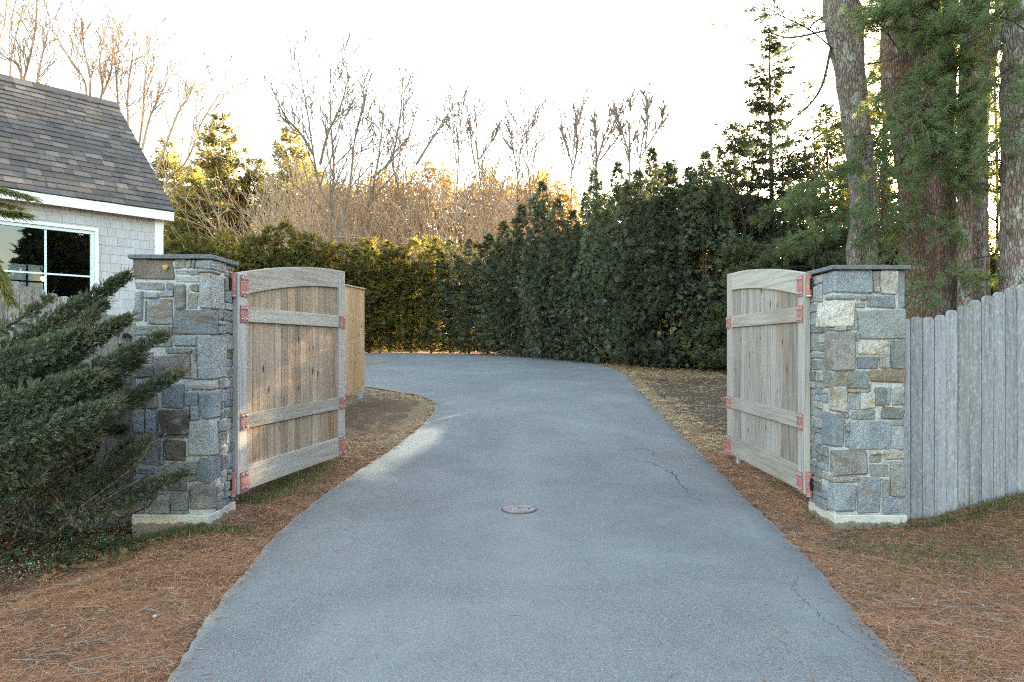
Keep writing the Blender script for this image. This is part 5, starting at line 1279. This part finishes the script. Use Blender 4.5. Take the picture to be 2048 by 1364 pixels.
for (px, py, Yd, k) in [(60, 1130, 4.0, 10), (120, 1060, 4.4, 12), (210, 1040, 4.9, 18), (30, 1180, 3.7, 14), (170, 1090, 4.5, 10)]:
    for q in range(k):
        c = ground_px(px + U(-60, 60), py + U(-10, 30)); z = float(gh(*c)); h = U(.08, .22)
        e = np.array([c[0] + U(-.12, .15), c[1] + U(-.1, .1), z + h]); gs.tube([(c[0], c[1], z), ((c[0] + e[0]) / 2 + U(-.03, .03), (c[1] + e[1]) / 2, z + h * .6), e], [.0025, .002, .0012], 3, False)
        m = 16; pp = e + rng.normal(size=(m, 3)) * np.array([.035, .035, .04]); g.kites(pp, rnd3(m), rnd3(m), U(.006, .012, m), .007)
tag(gs.build('dry_stalks', B_dark), 'thin dark stalks of dried weeds below the juniper', 'dry plants', None, 'stuff')
tag(g.build('seed_heads', L_dry), 'dry pale seed heads on thin stalks below the juniper', 'dry plants', None, 'stuff')
# fallen oak leaves and pale stones one can pick out
def oak_leaf(px, py, sz, label):
    c = ground_px(px, py); z = float(zat(*c)) + .03
    out = [(0, 0), (.12, .10), (.25, .08), (.33, .25), (.45, .13), (.55, .30), (.68, .14), (.8, .22), (1.0, 0)]
    pts = out + [(a, -b) for a, b in out[-2:0:-1]]
    V = [(0.5, 0, .02)] + [(a, b, .05 * abs(b) * 6 + .03 * math.sin(a * 5)) for a, b in pts]; n = len(pts)
    g = G().add(np.array(V) * sz, [[(0, 1 + k, 1 + (k + 1) % n) for k in range(n)]])
    o = g.build('fallen_leaf', L_fall); o.location = (c[0], c[1], z); o.rotation_euler = (U(-.3, .3), U(-.4, .2), U(0, 6.28)); tag(o, label, 'leaf', 'fallen leaves by the juniper')
oak_leaf(85, 1122, .16, 'large curled brown oak leaf on the ivy under the juniper'); oak_leaf(110, 1158, .13, 'brown oak leaf lying where ivy meets pine needles'); oak_leaf(150, 1142, .12, 'dark brown leaf beside the oak leaves at the juniper foot')
def pebble(px, py, r, label, group, m='c'):
    c = ground_px(px, py); z = float(zat(*c)); g = G()
    V = []; F_ = []; ks = 7
    for i_, (zz, q) in enumerate([(-.3, .7), (.2, 1.0), (.6, .8), (.85, .4)]):
        for k in range(ks): a = k * 2 * PI / ks; V.append((q * math.cos(a) * U(.85, 1.15), q * math.sin(a) * U(.8, 1.1), zz))
    for i_ in range(3):
        for k in range(ks): F_.append((i_ * ks + k, i_ * ks + (k + 1) % ks, (i_ + 1) * ks + (k + 1) % ks, (i_ + 1) * ks + k))
    g.add(np.array(V) * r * np.array([1, .8, .7]), [F_, [tuple(3 * ks + k for k in range(ks))]])
    o = g.build('pebble', ST[m], None, True); o.location = (c[0], c[1], z + .008); o.rotation_euler = (0, 0, U(0, 6.28)); tag(o, label, 'pebble', group)
pebble(310, 1233, .017, 'round pale pebble alone on the needles left of the driveway', 'pebbles on the verges')
for q in [(147, 1193), (105, 1257), (130, 1260), (105, 1285), (187, 1242), (222, 1240), (340, 1180), (890 - 850 + 330, 1150)]: pebble(q[0], q[1], U(.006, .010), 'small pale pebble among the needles on the left verge', 'pebbles on the verges', 'p')
for q in [(1726, 1110), (1695, 1139), (1693, 1197), (1908, 1088), (1884, 1205), (1960, 1240), (1966, 1218), (1752, 1258), (1816, 1294), (1842, 1325), (1825, 1202), (1870, 1215)]: pebble(q[0], q[1], U(.006, .013), 'small pale pebble among the needles on the right verge', 'pebbles on the verges', 'p')
g = G()
for k in range(90):
    side = rng.random() < .6; c = ground_px(U(1560, 2040), U(960, 1360)) if side else ground_px(U(0, 480), U(1120, 1360))
    if inside(np.array([c[0]]), np.array([c[1]]), -.05)[0]: continue
    a = U(0, 6.28); L = U(.05, .22); z = float(zat(*c)) + .012; d = np.array([math.cos(a), math.sin(a), U(-.05, .1)])
    p = np.array([c[0], c[1], z]); g.tube([p, p + d * L * .5 + np.array([U(-.02, .02), U(-.02, .02), .006]), p + d * L], [.004, .0035, .002], 4)
tag(g.build('fallen_twigs', B_twig), 'short dead twigs lying among the pine needles', 'twigs', None, 'stuff')

# stray needles and grit on the asphalt
m = 900; Y_ = 2.6 * (14 / 2.6) ** rng.random(m); t_ = np.where(rng.random(m) < .7, rng.random(m) ** 2.5 * .25, rng.random(m)); t_ = np.where(rng.random(m) < .5, t_, 1 - t_); X_ = xl(Y_) + (xr(Y_) - xl(Y_)) * t_; ok = np.abs(X_) < 3.2; X_, Y_ = X_[ok], Y_[ok]; m = len(X_)
a = rng.random(m) * 6.28; g = G(); g.kites(np.stack([X_, Y_, gh(X_, Y_) + crown + .004], 1), np.stack([np.cos(a), np.sin(a), np.zeros(m)], 1), np.array([0, 0, 1.]) + np.zeros((m, 3)), U(.03, .10, m), .003 + .004 * rng.random(m))
tag(g.build('stray_needles', L_needle), 'stray pine needles blown onto the asphalt', 'ground litter', None, 'stuff')
